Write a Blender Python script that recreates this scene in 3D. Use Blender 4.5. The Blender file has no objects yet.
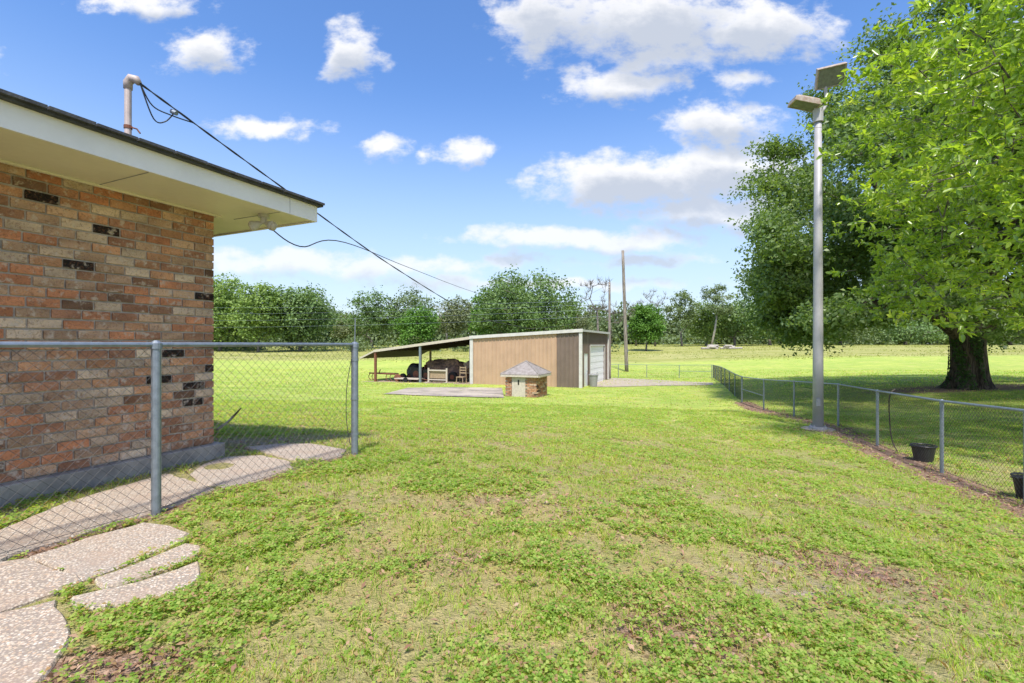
import bpy, math, random
import numpy as np
from mathutils import Vector, Matrix

random.seed(7)
rng = np.random.default_rng(11)
sc = bpy.context.scene
COL = sc.collection
R = math.radians

# ------------------------------------------------------------------ camera
F = 470.0                      # focal length in pixels of a 1024 wide picture
CAMZ = 1.2
cd = bpy.data.cameras.new("camera")
cam = bpy.data.objects.new("camera", cd)
COL.objects.link(cam)
cam.location = (0, 0, CAMZ)
cam.rotation_euler = (R(90), 0, 0)
cd.sensor_width = 36
cd.lens = 36 * F / 1024
cd.shift_y = 3.1 / 1024
cd.clip_start = 0.05
cd.clip_end = 6000
sc.camera = cam

# ------------------------------------------------------------------ light
SUN_EL, SUN_AZ = R(59), (-0.05, -0.999)
to_sun = Vector((SUN_AZ[0] * math.cos(SUN_EL), SUN_AZ[1] * math.cos(SUN_EL), math.sin(SUN_EL)))
sl = bpy.data.lights.new("sun", 'SUN')
sl.energy = 3.2
sl.angle = R(4)
sl.color = (1.0, 0.95, 0.87)
so = bpy.data.objects.new("sun", sl)
COL.objects.link(so)
so.rotation_euler = to_sun.to_track_quat('Z', 'Y').to_euler()
sc.view_settings.view_transform = 'Standard'
sc.view_settings.look = 'None'
sc.view_settings.gamma = 1
sc.view_settings.use_curve_mapping = False
sc.view_settings.exposure = 0.92
SKY_STRENGTH = 0.15

world = bpy.data.worlds.new("World")
sc.world = world
world.use_nodes = True
W = world.node_tree
W.nodes.clear()


class NT:
    """small helper around a node tree"""
    def __init__(s, nt):
        s.nt = nt
    def n(s, t, **kw):
        nd = s.nt.nodes.new(t)
        for k, v in kw.items():
            setattr(nd, k, v)
        return nd
    def l(s, a, b):
        s.nt.links.new(a, b)
    def put(s, sock, v):
        if isinstance(v, bpy.types.NodeSocket):
            s.l(v, sock)
        else:
            sock.default_value = v
    def m(s, op, a, b=None, c=None, clamp=False):
        nd = s.n('ShaderNodeMath', operation=op)
        nd.use_clamp = clamp
        s.put(nd.inputs[0], a)
        if b is not None: s.put(nd.inputs[1], b)
        if c is not None: s.put(nd.inputs[2], c)
        return nd.outputs[0]
    def vm(s, op, a, b=None):
        nd = s.n('ShaderNodeVectorMath', operation=op)
        s.put(nd.inputs[0], a)
        if b is not None: s.put(nd.inputs[1], b)
        return nd
    def mix(s, f, a, b, bt='MIX'):
        nd = s.n('ShaderNodeMix', data_type='RGBA', blend_type=bt)
        s.put(nd.inputs[0], f)
        s.put(nd.inputs[6], a if isinstance(a, bpy.types.NodeSocket) else (*a[:3], 1))
        s.put(nd.inputs[7], b if isinstance(b, bpy.types.NodeSocket) else (*b[:3], 1))
        return nd.outputs[2]
    def noise(s, vec, scale, detail=4, rough=0.55, dist=0.0):
        nd = s.n('ShaderNodeTexNoise')
        if vec is not None: s.l(vec, nd.inputs['Vector'])
        nd.inputs['Scale'].default_value = scale
        nd.inputs['Detail'].default_value = detail
        nd.inputs['Roughness'].default_value = rough
        nd.inputs['Distortion'].default_value = dist
        return nd.outputs[0]
    def step(s, v, lo, hi):
        nd = s.n('ShaderNodeMapRange', interpolation_type='SMOOTHSTEP')
        s.put(nd.inputs[0], v)
        nd.inputs[1].default_value = lo
        nd.inputs[2].default_value = hi
        return nd.outputs[0]
    def ramp(s, v, stops):
        nd = s.n('ShaderNodeValToRGB')
        cr = nd.color_ramp
        while len(cr.elements) < len(stops): cr.elements.new(0.5)
        for e, (p, c) in zip(cr.elements, stops):
            e.position = p
            e.color = (*c, 1)
        s.l(v, nd.inputs[0])
        return nd.outputs[0]


w = NT(W)
sky = w.n('ShaderNodeTexSky', sky_type='NISHITA')
sky.sun_disc = False
sky.sun_elevation = SUN_EL
sky.sun_rotation = math.atan2(SUN_AZ[0], SUN_AZ[1])
sky.air_density = 1.0
sky.dust_density = 0.6
sky.ozone_density = 3.0
sky.altitude = 0
tc = w.n('ShaderNodeTexCoord')
sep = w.n('ShaderNodeSeparateXYZ')
w.l(tc.outputs['Generated'], sep.inputs[0])
ysafe = w.m('MAXIMUM', sep.outputs[1], 0.02)
u_ = w.m('DIVIDE', sep.outputs[0], ysafe)
v_ = w.m('DIVIDE', sep.outputs[2], ysafe)
comb = w.n('ShaderNodeCombineXYZ')
w.l(u_, comb.inputs[0]); w.l(v_, comb.inputs[1])
UV = comb.outputs[0]
warp = w.n('ShaderNodeTexNoise')
warp.inputs['Scale'].default_value = 9
warp.inputs['Detail'].default_value = 5
w.l(UV, warp.inputs['Vector'])
wv = w.vm('SUBTRACT', warp.outputs[1], (0.5, 0.5, 0.5)).outputs[0]
wv = w.vm('MULTIPLY', wv, (0.13, 0.07, 0)).outputs[0]
UVw = w.vm('ADD', UV, wv).outputs[0]
# cloud banks: heading, elevation and half sizes (tangents), weight
CL = [(150, 2, 62, 16, .9), (203, 52, 46, 26, 1), (350, 55, 32, 34, 1), (384, 146, 32, 14, .95), (470, 150, 28, 15, .95),
      (265, 126, 52, 11, .85), (432, 150, 12, 10, .6), (548, 22, 60, 46, .95), (650, 20, 95, 42, 1.1), (760, 30, 80, 34, 1.1),
      (620, 84, 66, 20, 1.0), (660, 55, 70, 26, .75), (722, 122, 58, 26, .95), (740, 78, 30, 11, .5), (640, 180, 112, 32, 1.2),
      (730, 172, 80, 30, 1.15), (715, 212, 105, 20, 1.05), (552, 236, 112, 12, 1.05), (640, 243, 62, 11, 1.0), (560, 285, 150, 7, .75),
      (508, 258, 38, 10, .85), (285, 262, 110, 16, .85), (390, 268, 110, 13, .75), (440, 285, 90, 10, .6), (650, 262, 90, 8, .6),
      (60, 255, 90, 20, .8), (-120, 60, 110, 40, 1), (1150, 60, 170, 60, 1.1), (1300, 200, 200, 50, 1.1), (-300, 200, 200, 40, 1)]

def cloud_field(uv):
    best = None
    for px, py, hw, hh, wt in CL:
        c = ((px - 512) / F, (344.6 - py) / F, 0)
        d = w.vm('SUBTRACT', uv, c).outputs[0]
        d = w.vm('MULTIPLY', d, (F / hw, F / hh, 0)).outputs[0]
        ln = w.vm('LENGTH', d).outputs['Value']
        f = w.m('MULTIPLY', w.m('SUBTRACT', 1.15, ln), wt)
        best = f if best is None else w.m('SMOOTH_MAX', best, f, 0.15)
    return best

f0 = cloud_field(UVw)
UVup = w.vm('ADD', UVw, (-0.01, 0.042, 0)).outputs[0]
f1 = cloud_field(UVup)
fine = w.noise(w.vm('MULTIPLY', UV, (1, 1.6, 1)).outputs[0], 14, 9, 0.62)
dens = w.m('ADD', f0, w.m('MULTIPLY', w.m('SUBTRACT', fine, 0.5), 2.0))
front = w.m('GREATER_THAN', sep.outputs[1], 0.05)
# the sky that no photograph shows: broken cumulus
gn = w.noise(tc.outputs['Generated'], 3.0, 8, 0.6)
back = w.step(gn, 0.52, 0.66)
mask = w.step(dens, 0.0, 0.75)
mask = w.m('ADD', w.m('MULTIPLY', mask, front), w.m('MULTIPLY', back, w.m('SUBTRACT', 1.0, front)))
mask = w.m('MULTIPLY', mask, w.step(sep.outputs[2], 0.0, 0.06))
mask = w.m('MULTIPLY', mask, w.m('ADD', .76, w.m('MULTIPLY', w.step(sep.outputs[2], .14, .34), .20)))
under = w.m('MULTIPLY', w.step(w.m('ADD', f1, w.m('MULTIPLY', w.m('SUBTRACT', fine, 0.5), 1.1)), 0.05, 0.85), 0.95)
cl_col = w.mix(under, (3.7, 3.7, 3.75), (2.1, 2.3, 2.68))
hs = w.n('ShaderNodeHueSaturation')
hs.inputs['Saturation'].default_value = 1.22
hs.inputs['Value'].default_value = .93
w.l(w.mix(1.0, sky.outputs[0], (1.07, .98, 1.0), 'MULTIPLY'), hs.inputs['Color'])
# thin milky veil low over the horizon
veil = w.m('MULTIPLY', w.m('SUBTRACT', 1.0, w.step(sep.outputs[2], 0.0, 0.50)), 0.80)
skyc = w.mix(veil, hs.outputs[0], (2.35, 2.85, 3.3))
final = w.mix(mask, skyc, cl_col)
bg = w.n('ShaderNodeBackground')
w.l(final, bg.inputs[0])
bg.inputs[1].default_value = SKY_STRENGTH
wo = w.n('ShaderNodeOutputWorld')
w.l(bg.outputs[0], wo.inputs[0])

# ------------------------------------------------------------------ terrain
CP = [(-3.15, 4.97, 1.2), (-2.53, 3.33, 1.2), (-1.71, 5.11, 1.2), (-2, 0, 1.2), (0, 1.5, 1.2), (0, 0, 1.2), (0, -6, 1.2),
      (-12, 0, 1.2), (-9, 9, 1.35), (3.2, 2.5, 1.52), (4, 0, 1.5), (1.5, 5, 1.42), (7.16, 7.83, 2.14), (7.97, 10.25, 2.21), (6.4, 5.2, 2.0),
      (9.3, 13.4, 2.33), (9.66, 16.1, 2.46), (10.07, 18.8, 2.6), (10.86, 22.2, 2.72), (12, 25.6, 2.78), (18.4, 43, 3.06),
      (22.3, 23, 2.13), (1, 24, 2.7), (4.6, 31.4, 2.9), (-3, 34.7, 2.9), (8, 39, 2.93), (-11.3, 38, 3.0), (13, 53, 3.05),
      (-8, 46, 3), (-2, 11, 1.85), (-6, 18, 2.25), (-14, 24, 2.4), (-20, 40, 2.9), (12, 8, 2.12), (20, 8, 2.1), (12, -4, 1.9), (30, 30, 2.1),
      (36, 50, 2.5), (0, 75, 2.2), (35, 75, 2.0), (-30, 65, 2.4), (31, 112, .62), (-60, 90, 1.3), (-30, 100, 1.2), (0, 120, .6), (70, 120, .3), (60, 150, 0),
      (0, 170, 0), (-80, 140, .3), (120, 100, .4), (-120, 60, 1.2), (60, 20, 1.8), (-60, 0, 1.2), (60, -30, 1.6), (0, -60, 1.2), (150, 0, 1.2)]
for a in range(0, 360, 30):
    for rr in (260, 700, 3000):
        CP.append((rr * math.cos(R(a)), rr * math.sin(R(a)), 0.0))
CP = np.array(CP, float)

def _phi(d):
    return d                                     # biharmonic-like linear kernel: calm between points
_d = np.sqrt(((CP[:, None, :2] - CP[None, :, :2]) ** 2).sum(-1) + 9.0)
_A = np.block([[_phi(_d), np.ones((len(CP), 1))], [np.ones((1, len(CP))), np.zeros((1, 1))]])
_wt = np.linalg.solve(_A, np.append(CP[:, 2], 0))

def H(x, y):
    x = np.asarray(x, float); y = np.asarray(y, float)
    sh = x.shape
    X, Y = x.ravel(), y.ravel()
    out = np.zeros(len(X))
    for i in range(0, len(X), 20000):
        d = np.sqrt((X[i:i + 20000, None] - CP[None, :, 0]) ** 2 + (Y[i:i + 20000, None] - CP[None, :, 1]) ** 2 + 9.0)
        out[i:i + 20000] = d @ _wt[:-1] + _wt[-1]
    return (CAMZ - out).reshape(sh)

def h1(x, y):
    return float(H(np.array([x]), np.array([y]))[0])

def ground(px, py):
    """where the sight line towards a picture point meets the terrain"""
    a, b = (px - 512) / F, (py - 344.6) / F
    lo = 0.5
    for y in np.geomspace(0.8, 400, 1500):
        if CAMZ - b * y <= h1(a * y, y):
            break
        lo = y
    hi = y
    for _ in range(30):
        mdl = (lo + hi) / 2
        if CAMZ - b * mdl <= h1(a * mdl, mdl): hi = mdl
        else: lo = mdl
    return Vector((a * hi, hi, h1(a * hi, hi)))

def flat(px, py, z=0.0):
    y = (CAMZ - z) * F / (py - 344.6)
    return Vector(((px - 512) / F * y, y, z))

# frames of reference
DH = Vector((.411, .911, 0)).normalized()         # along the house wall
NH = Vector((.911, -.411, 0)).normalized()        # out of the house wall
CH = Vector((-3.15, 4.97, 0))                     # house corner
UB = Vector((.917, -.40, 0)).normalized()         # along the barn front
VB = Vector((.40, .917, 0)).normalized()
BN = Vector((4.57, 31.4, 0))
BL = BN - UB * 8.3
BZ = -1.72

# ------------------------------------------------------------------ helpers
OFF = {}

def props(o, label=None, cat=None, group=None, kind=None):
    if label: o['label'] = label
    if cat: o['category'] = cat
    if group: o['group'] = group
    if kind: o['kind'] = kind
    return o

def empty(name, loc, label, cat, group=None):
    o = bpy.data.objects.new(name, None)
    o.empty_display_size = 0.2
    COL.objects.link(o)
    o.location = loc
    OFF[o.name] = Vector(loc)
    return props(o, label, cat, group)

def link_mesh(name, me, mat, parent=None, origin=None):
    o = bpy.data.objects.new(name, me)
    COL.objects.link(o)
    if mat: me.materials.append(mat)
    if parent is not None:
        o.parent = parent
        OFF[o.name] = OFF[parent.name]
    else:
        OFF[o.name] = Vector(origin) if origin is not None else Vector((0, 0, 0))
        o.location = OFF[o.name]
    return o

class M:
    def __init__(s):
        s.v = []; s.f = []; s.c = []
    def add(s, vs, fs, col=None):
        b = len(s.v)
        s.v += [tuple(p) for p in vs]
        s.f += [tuple(i + b for i in q) for q in fs]
        if col is not None: s.c += [col] * len(vs)
        return s
    def box(s, c, size, ax=None, col=None):
        c = Vector(c)
        X, Y, Z = ax if ax else (Vector((1, 0, 0)), Vector((0, 1, 0)), Vector((0, 0, 1)))
        a, b, d = size[0] / 2, size[1] / 2, size[2] / 2
        vs = [c + X * (i * a) + Y * (j * b) + Z * (k * d) for k in (-1, 1) for j in (-1, 1) for i in (-1, 1)]
        return s.add(vs, [(0, 2, 3, 1), (4, 5, 7, 6), (0, 1, 5, 4), (2, 6, 7, 3), (0, 4, 6, 2), (1, 3, 7, 5)], col)
    def tube(s, pts, r, n=8, cap=True):
        pts = [Vector(p) for p in pts]
        rs = r if isinstance(r, (list, tuple)) else [r] * len(pts)
        vs = []; fs = []
        t0 = (pts[1] - pts[0]).normalized()
        ref = Vector((0, 0, 1)) if abs(t0.z) < 0.9 else Vector((1, 0, 0))
        a = t0.cross(ref).normalized()
        for i, p in enumerate(pts):
            t = (pts[min(i + 1, len(pts) - 1)] - pts[max(i - 1, 0)]).normalized()
            a = (a - t * a.dot(t)).normalized()
            b = t.cross(a)
            for k in range(n):
                an = 2 * math.pi * k / n
                vs.append(p + (a * math.cos(an) + b * math.sin(an)) * rs[i])
        for i in range(len(pts) - 1):
            for k in range(n):
                k2 = (k + 1) % n
                fs.append((i * n + k, i * n + k2, (i + 1) * n + k2, (i + 1) * n + k))
        if cap:
            fs.append(tuple(range(n))[::-1])
            fs.append(tuple((len(pts) - 1) * n + k for k in range(n)))
        return s.add(vs, fs)
    def prism(s, poly, z0, z1):
        """poly: list of (x,y); z0,z1 numbers or lists"""
        n = len(poly)
        Z0 = z0 if isinstance(z0, (list, tuple)) else [z0] * n
        Z1 = z1 if isinstance(z1, (list, tuple)) else [z1] * n
        vs = [(p[0], p[1], Z0[i]) for i, p in enumerate(poly)] + [(p[0], p[1], Z1[i]) for i, p in enumerate(poly)]
        fs = [tuple(range(n))[::-1], tuple(range(n, 2 * n))]
        fs += [(i, (i + 1) % n, n + (i + 1) % n, n + i) for i in range(n)]
        return s.add(vs, fs)
    def build(s, name, mat, parent=None, origin=None, smooth=False, bevel=0):
        off = OFF[parent.name] if parent is not None else (Vector(origin) if origin is not None else Vector((0, 0, 0)))
        me = bpy.data.meshes.new(name)
        me.from_pydata([(p[0] - off.x, p[1] - off.y, p[2] - off.z) for p in s.v], [], s.f)
        if s.c:
            ca = me.color_attributes.new('Col', 'FLOAT_COLOR', 'POINT')
            ca.data.foreach_set('color', np.array([(*c, 1) for c in s.c], 'f').ravel())
        if smooth: me.shade_smooth()
        me.update()
        o = link_mesh(name, me, mat, parent, origin)
        if bevel:
            md = o.modifiers.new('bevel', 'BEVEL')
            md.width = bevel; md.segments = 2; md.limit_method = 'ANGLE'
        return o

def np_mesh(name, verts, k, mat, parent=None, origin=None, faces=None):
    """verts (N*k,3): every k consecutive vertices make one face unless faces (list of index tuples per unit) is given"""
    off = OFF[parent.name] if parent is not None else (Vector(origin) if origin is not None else Vector((0, 0, 0)))
    verts = np.asarray(verts, 'f').reshape(-1, 3) - np.array(off, 'f')
    n = len(verts) // k
    if faces is None: faces = [tuple(range(k))]
    loops = np.concatenate([np.concatenate([np.array(f)[None, :] + (np.arange(n) * k)[:, None]], 1) for f in faces], 1).ravel()
    sizes = np.tile(np.array([len(f) for f in faces]), n)
    starts = np.concatenate([[0], np.cumsum(sizes)[:-1]])
    me = bpy.data.meshes.new(name)
    me.vertices.add(len(verts)); me.vertices.foreach_set('co', verts.ravel())
    me.loops.add(len(loops)); me.loops.foreach_set('vertex_index', loops.astype('i'))
    me.polygons.add(len(sizes)); me.polygons.foreach_set('loop_start', starts.astype('i'))
    me.polygons.foreach_set('loop_total', sizes.astype('i'))
    me.update(calc_edges=True)
    return link_mesh(name, me, mat, parent, origin)

# ------------------------------------------------------------------ materials
def pmat(name, color, rough=0.7, metal=0.0, var=0.25, scale=8, bump=0.0, bscale=60, spec=0.4, tint=None):
    m = bpy.data.materials.new(name)
    m.use_nodes = True
    t = NT(m.node_tree)
    b = t.nt.nodes['Principled BSDF']
    co = t.n('ShaderNodeTexCoord').outputs['Object']
    a = t.noise(co, scale, 6, 0.6)
    c2 = tint if tint else tuple(max(0, c * (1 - var)) for c in color)
    col = t.mix(t.step(a, 0.35, 0.68), color, c2)
    a2 = t.noise(co, scale * 9, 3, 0.5)
    col = t.mix(t.m('MULTIPLY', t.step(a2, .45, .75), var), col, tuple(min(1, c * 1.35) for c in color))
    t.l(col, b.inputs['Base Color'])
    b.inputs['Roughness'].default_value = rough
    b.inputs['Metallic'].default_value = metal
    b.inputs['Specular IOR Level'].default_value = spec
    if bump:
        bp = t.n('ShaderNodeBump')
        bp.inputs['Strength'].default_value = bump
        bp.inputs['Distance'].default_value = 0.01
        t.l(t.noise(co, bscale, 5, 0.6), bp.inputs['Height'])
        t.l(bp.outputs[0], b.inputs['Normal'])
    return m

def leaf_mat(name, c1, c2, c3=None, rough=0.5, trans=0.35, spec=0.35, tr_col=None):
    m = bpy.data.materials.new(name)
    m.use_nodes = True
    t = NT(m.node_tree)
    b = t.nt.nodes['Principled BSDF']
    out = t.nt.nodes['Material Output']
    g = t.n('ShaderNodeNewGeometry')
    rnd = g.outputs['Random Per Island']
    co = t.n('ShaderNodeTexCoord').outputs['Object']
    big = t.noise(co, 0.45, 4, 0.6)
    stops = [(0.0, c1), (0.75, c2), (1.0, c3 if c3 else c2)]
    v = t.m('ADD', t.m('MULTIPLY', rnd, 0.65), t.m('MULTIPLY', t.step(big, .35, .65), 0.35))
    col = t.ramp(v, stops)
    t.l(col, b.inputs['Base Color'])
    b.inputs['Roughness'].default_value = rough
    b.inputs['Specular IOR Level'].default_value = spec
    tb = t.n('ShaderNodeBsdfTranslucent')
    t.l(t.mix(1.0, col, tr_col if tr_col else (1.5, 1.6, 0.5), 'MULTIPLY'), tb.inputs[0])
    ms = t.n('ShaderNodeMixShader')
    ms.inputs[0].default_value = trans
    t.l(b.outputs[0], ms.inputs[1]); t.l(tb.outputs[0], ms.inputs[2])
    t.l(ms.outputs[0], out.inputs[0])
    return m

def grass_colours(t, co):
    """sward colour as a function of the place on the lawn, shared by the sheet and the blades"""
    big = t.noise(co, 0.22, 4, 0.6)
    mid = t.noise(co, 1.3, 5, 0.65, 0.6)
    fin = t.noise(co, 16, 5, 0.7)
    sp = t.n('ShaderNodeSeparateXYZ'); t.l(co, sp.inputs[0])
    g1 = t.mix(t.step(big, .38, .62), (.35, .47, .085), (.48, .55, .11))
    g1 = t.mix(t.step(mid, .40, .66), g1, (.28, .44, .07))
    g1 = t.mix(t.m('MULTIPLY', t.step(fin, .4, .75), .5), g1, (.50, .48, .16))
    return g1, big, mid, fin, sp

def mat_ground():
    m = bpy.data.materials.new("lawn_ground")
    m.use_nodes = True
    t = NT(m.node_tree)
    b = t.nt.nodes['Principled BSDF']
    co = t.n('ShaderNodeTexCoord').outputs['Object']
    g1, big, mid, fin, sp = grass_colours(t, co)
    def at(nm):
        a = t.n('ShaderNodeAttribute', attribute_name=nm)
        return a.outputs['Fac']
    near = t.m('SUBTRACT', 1.0, t.step(sp.outputs[1], 5.0, 17.0))
    # close by the sheet shows as thatch and soil between the leaves
    soil = t.mix(t.step(fin, .35, .7), (.17, .12, .075), (.50, .38, .25))
    soil = t.mix(t.step(mid, .5, .7), soil, (.30, .32, .10))
    col = t.mix(t.m('MULTIPLY', near, .72), g1, soil)
    dry = t.m('MULTIPLY', at('dry'), t.step(t.m('ADD', mid, t.m('MULTIPLY', fin, .35)), .42, .85))
    col = t.mix(dry, col, (.46, .37, .15))
    # rough pasture beyond the mown part
    fm = t.noise(co, .75, 7, .72, .5)
    col = t.mix(t.m('MULTIPLY', t.step(fm, .48, .66), .55), col, (.50, .46, .17))
    col = t.mix(t.m('MULTIPLY', t.step(fm, .47, .34), .45), col, (.20, .31, .05))
    st = t.n('ShaderNodeMapping'); t.l(co, st.inputs[0]); st.inputs['Scale'].default_value = (.06, .35, 1)
    s1 = t.noise(st.outputs[0], 1.0, 6, 0.7)
    rough = t.mix(t.step(s1, .38, .62), (.30, .31, .08), (.42, .40, .16))
    rough = t.mix(t.step(t.noise(co, .6, 6, .75), .48, .68), rough, (.20, .25, .06))
    col = t.mix(at('rough'), col, rough)
    dn = t.noise(co, 5, 6, 0.7)
    dirt = t.mix(t.step(dn, .35, .65), (.26, .19, .13), (.44, .36, .28))
    col = t.mix(t.step(t.m('ADD', at('dirt'), t.m('MULTIPLY', t.m('SUBTRACT', dn, .5), .9)), .35, .6), col, dirt)
    lit = t.mix(t.step(t.noise(co, 22, 4, .7), .4, .65), (.22, .13, .085), (.43, .30, .22))
    col = t.mix(t.step(t.m('ADD', at('litter'), t.m('MULTIPLY', t.m('SUBTRACT', dn, .5), 1.1)), .35, .6), col, lit)
    t.l(col, b.inputs['Base Color'])
    b.inputs['Roughness'].default_value = .95
    b.inputs['Specular IOR Level'].default_value = .1
    bp = t.n('ShaderNodeBump')
    bp.inputs['Strength'].default_value = .9
    bp.inputs['Distance'].default_value = .06
    t.l(t.m('ADD', fin, t.m('MULTIPLY', t.noise(co, 70, 3, .6), .5)), bp.inputs['Height'])
    t.l(bp.outputs[0], b.inputs['Normal'])
    return m

def mat_sward(name, kind):
    m = bpy.data.materials.new(name)
    m.use_nodes = True
    t = NT(m.node_tree)
    b = t.nt.nodes['Principled BSDF']
    out = t.nt.nodes['Material Output']
    co = t.n('ShaderNodeTexCoord').outputs['Object']
    g1, big, mid, fin, sp = grass_colours(t, co)
    rnd = t.n('ShaderNodeNewGeometry').outputs['Random Per Island']
    if kind == 'blade':
        col = t.mix(t.step(rnd, .70, .80), g1, (.66, .52, .30))
        col = t.mix(t.step(rnd, .90, .92), col, (.34, .20, .12))
        col = t.mix(1.0, col, (1.22, 1.22, 1.18), 'MULTIPLY')
    else:
        col = t.ramp(rnd, [(0, (.17, .31, .05)), (.42, (.34, .48, .09)), (.74, (.52, .58, .17)), (.84, (.48, .31, .17))])
        col = t.mix(t.m('MULTIPLY', t.step(mid, .45, .65), .45), col, g1)
    t.l(col, b.inputs['Base Color'])
    b.inputs['Roughness'].default_value = .55
    b.inputs['Specular IOR Level'].default_value = .3
    tb = t.n('ShaderNodeBsdfTranslucent')
    t.l(t.mix(1.0, col, (1.4, 1.5, .6), 'MULTIPLY'), tb.inputs[0])
    ms = t.n('ShaderNodeMixShader'); ms.inputs[0].default_value = .55
    t.l(b.outputs[0], ms.inputs[1]); t.l(tb.outputs[0], ms.inputs[2]); t.l(ms.outputs[0], out.inputs[0])
    return m

def mat_brick():
    m = bpy.data.materials.new("old_brick")
    m.use_nodes = True
    t = NT(m.node_tree)
    b = t.nt.nodes['Principled BSDF']
    co = t.n('ShaderNodeTexCoord').outputs['Object']
    at = t.n('ShaderNodeAttribute', attribute_name='Col').outputs['Color']
    n1 = t.noise(co, 14, 6, .7)
    n2 = t.noise(co, 60, 4, .6)
    n3 = t.noise(co, 34, 6, .75, 1.2)
    col = t.mix(t.m('MULTIPLY', t.step(n3, .50, .62), .55), at, (.20, .09, .05))
    col = t.mix(t.m('MULTIPLY', t.step(n1, .52, .66), .75), col, (.60, .49, .39))
    col = t.mix(t.m('MULTIPLY', t.step(n2, .55, .75), .5), col, t.mix(1.0, at, (.4, .36, .34), 'MULTIPLY'))
    t.l(col, b.inputs['Base Color'])
    b.inputs['Roughness'].default_value = .92
    b.inputs['Specular IOR Level'].default_value = .2
    bp = t.n('ShaderNodeBump'); bp.inputs['Strength'].default_value = 1.0; bp.inputs['Distance'].default_value = .009
    t.l(t.m('ADD', n2, n1), bp.inputs['Height']); t.l(bp.outputs[0], b.inputs['Normal'])
    return m

def mat_aggregate():
    m = bpy.data.materials.new("exposed_aggregate")
    m.use_nodes = True
    t = NT(m.node_tree)
    b = t.nt.nodes['Principled BSDF']
    co = t.n('ShaderNodeTexCoord').outputs['Object']
    vo = t.n('ShaderNodeTexVoronoi'); vo.inputs['Scale'].default_value = 88
    t.l(co, vo.inputs['Vector'])
    sp = t.n('ShaderNodeSeparateColor'); t.l(vo.outputs['Color'], sp.inputs[0])
    st = t.ramp(sp.outputs[0], [(0, (.32, .26, .19)), (.25, (.48, .40, .30)), (.5, (.58, .51, .41)), (.74, (.50, .35, .23)), (1, (.72, .66, .56))])
    edge = t.step(vo.outputs['Distance'], .35, .6)
    col = t.mix(t.m('MULTIPLY', edge, .9), st, (.27, .22, .18))
    n1 = t.noise(co, 3.0, 6, .65)
    col = t.mix(t.m('MULTIPLY', t.step(n1, .45, .7), .55), col, (.40, .27, .18))
    n3 = t.noise(co, 1.3, 5, .6)
    col = t.mix(t.m('MULTIPLY', t.step(n3, .5, .7), .35), col, (.30, .28, .25))
    t.l(col, b.inputs['Base Color'])
    b.inputs['Roughness'].default_value = .85
    bp = t.n('ShaderNodeBump'); bp.inputs['Strength'].default_value = .6; bp.inputs['Distance'].default_value = .004
    bp.invert = True
    t.l(vo.outputs['Distance'], bp.inputs['Height']); t.l(bp.outputs[0], b.inputs['Normal'])
    return m

def mat_bark(name, c1, c2, scale=(9, 9, 1.6)):
    m = bpy.data.materials.new(name)
    m.use_nodes = True
    t = NT(m.node_tree)
    b = t.nt.nodes['Principled BSDF']
    co = t.n('ShaderNodeTexCoord').outputs['Object']
    mp = t.n('ShaderNodeMapping'); t.l(co, mp.inputs[0]); mp.inputs['Scale'].default_value = scale
    n1 = t.noise(mp.outputs[0], 1.0, 7, .7, .4)
    t.l(t.mix(t.step(n1, .4, .62), c1, c2), b.inputs['Base Color'])
    b.inputs['Roughness'].default_value = .95
    bp = t.n('ShaderNodeBump'); bp.inputs['Strength'].default_value = 1; bp.inputs['Distance'].default_value = .06
    t.l(n1, bp.inputs['Height']); t.l(bp.outputs[0], b.inputs['Normal'])
    return m

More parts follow.
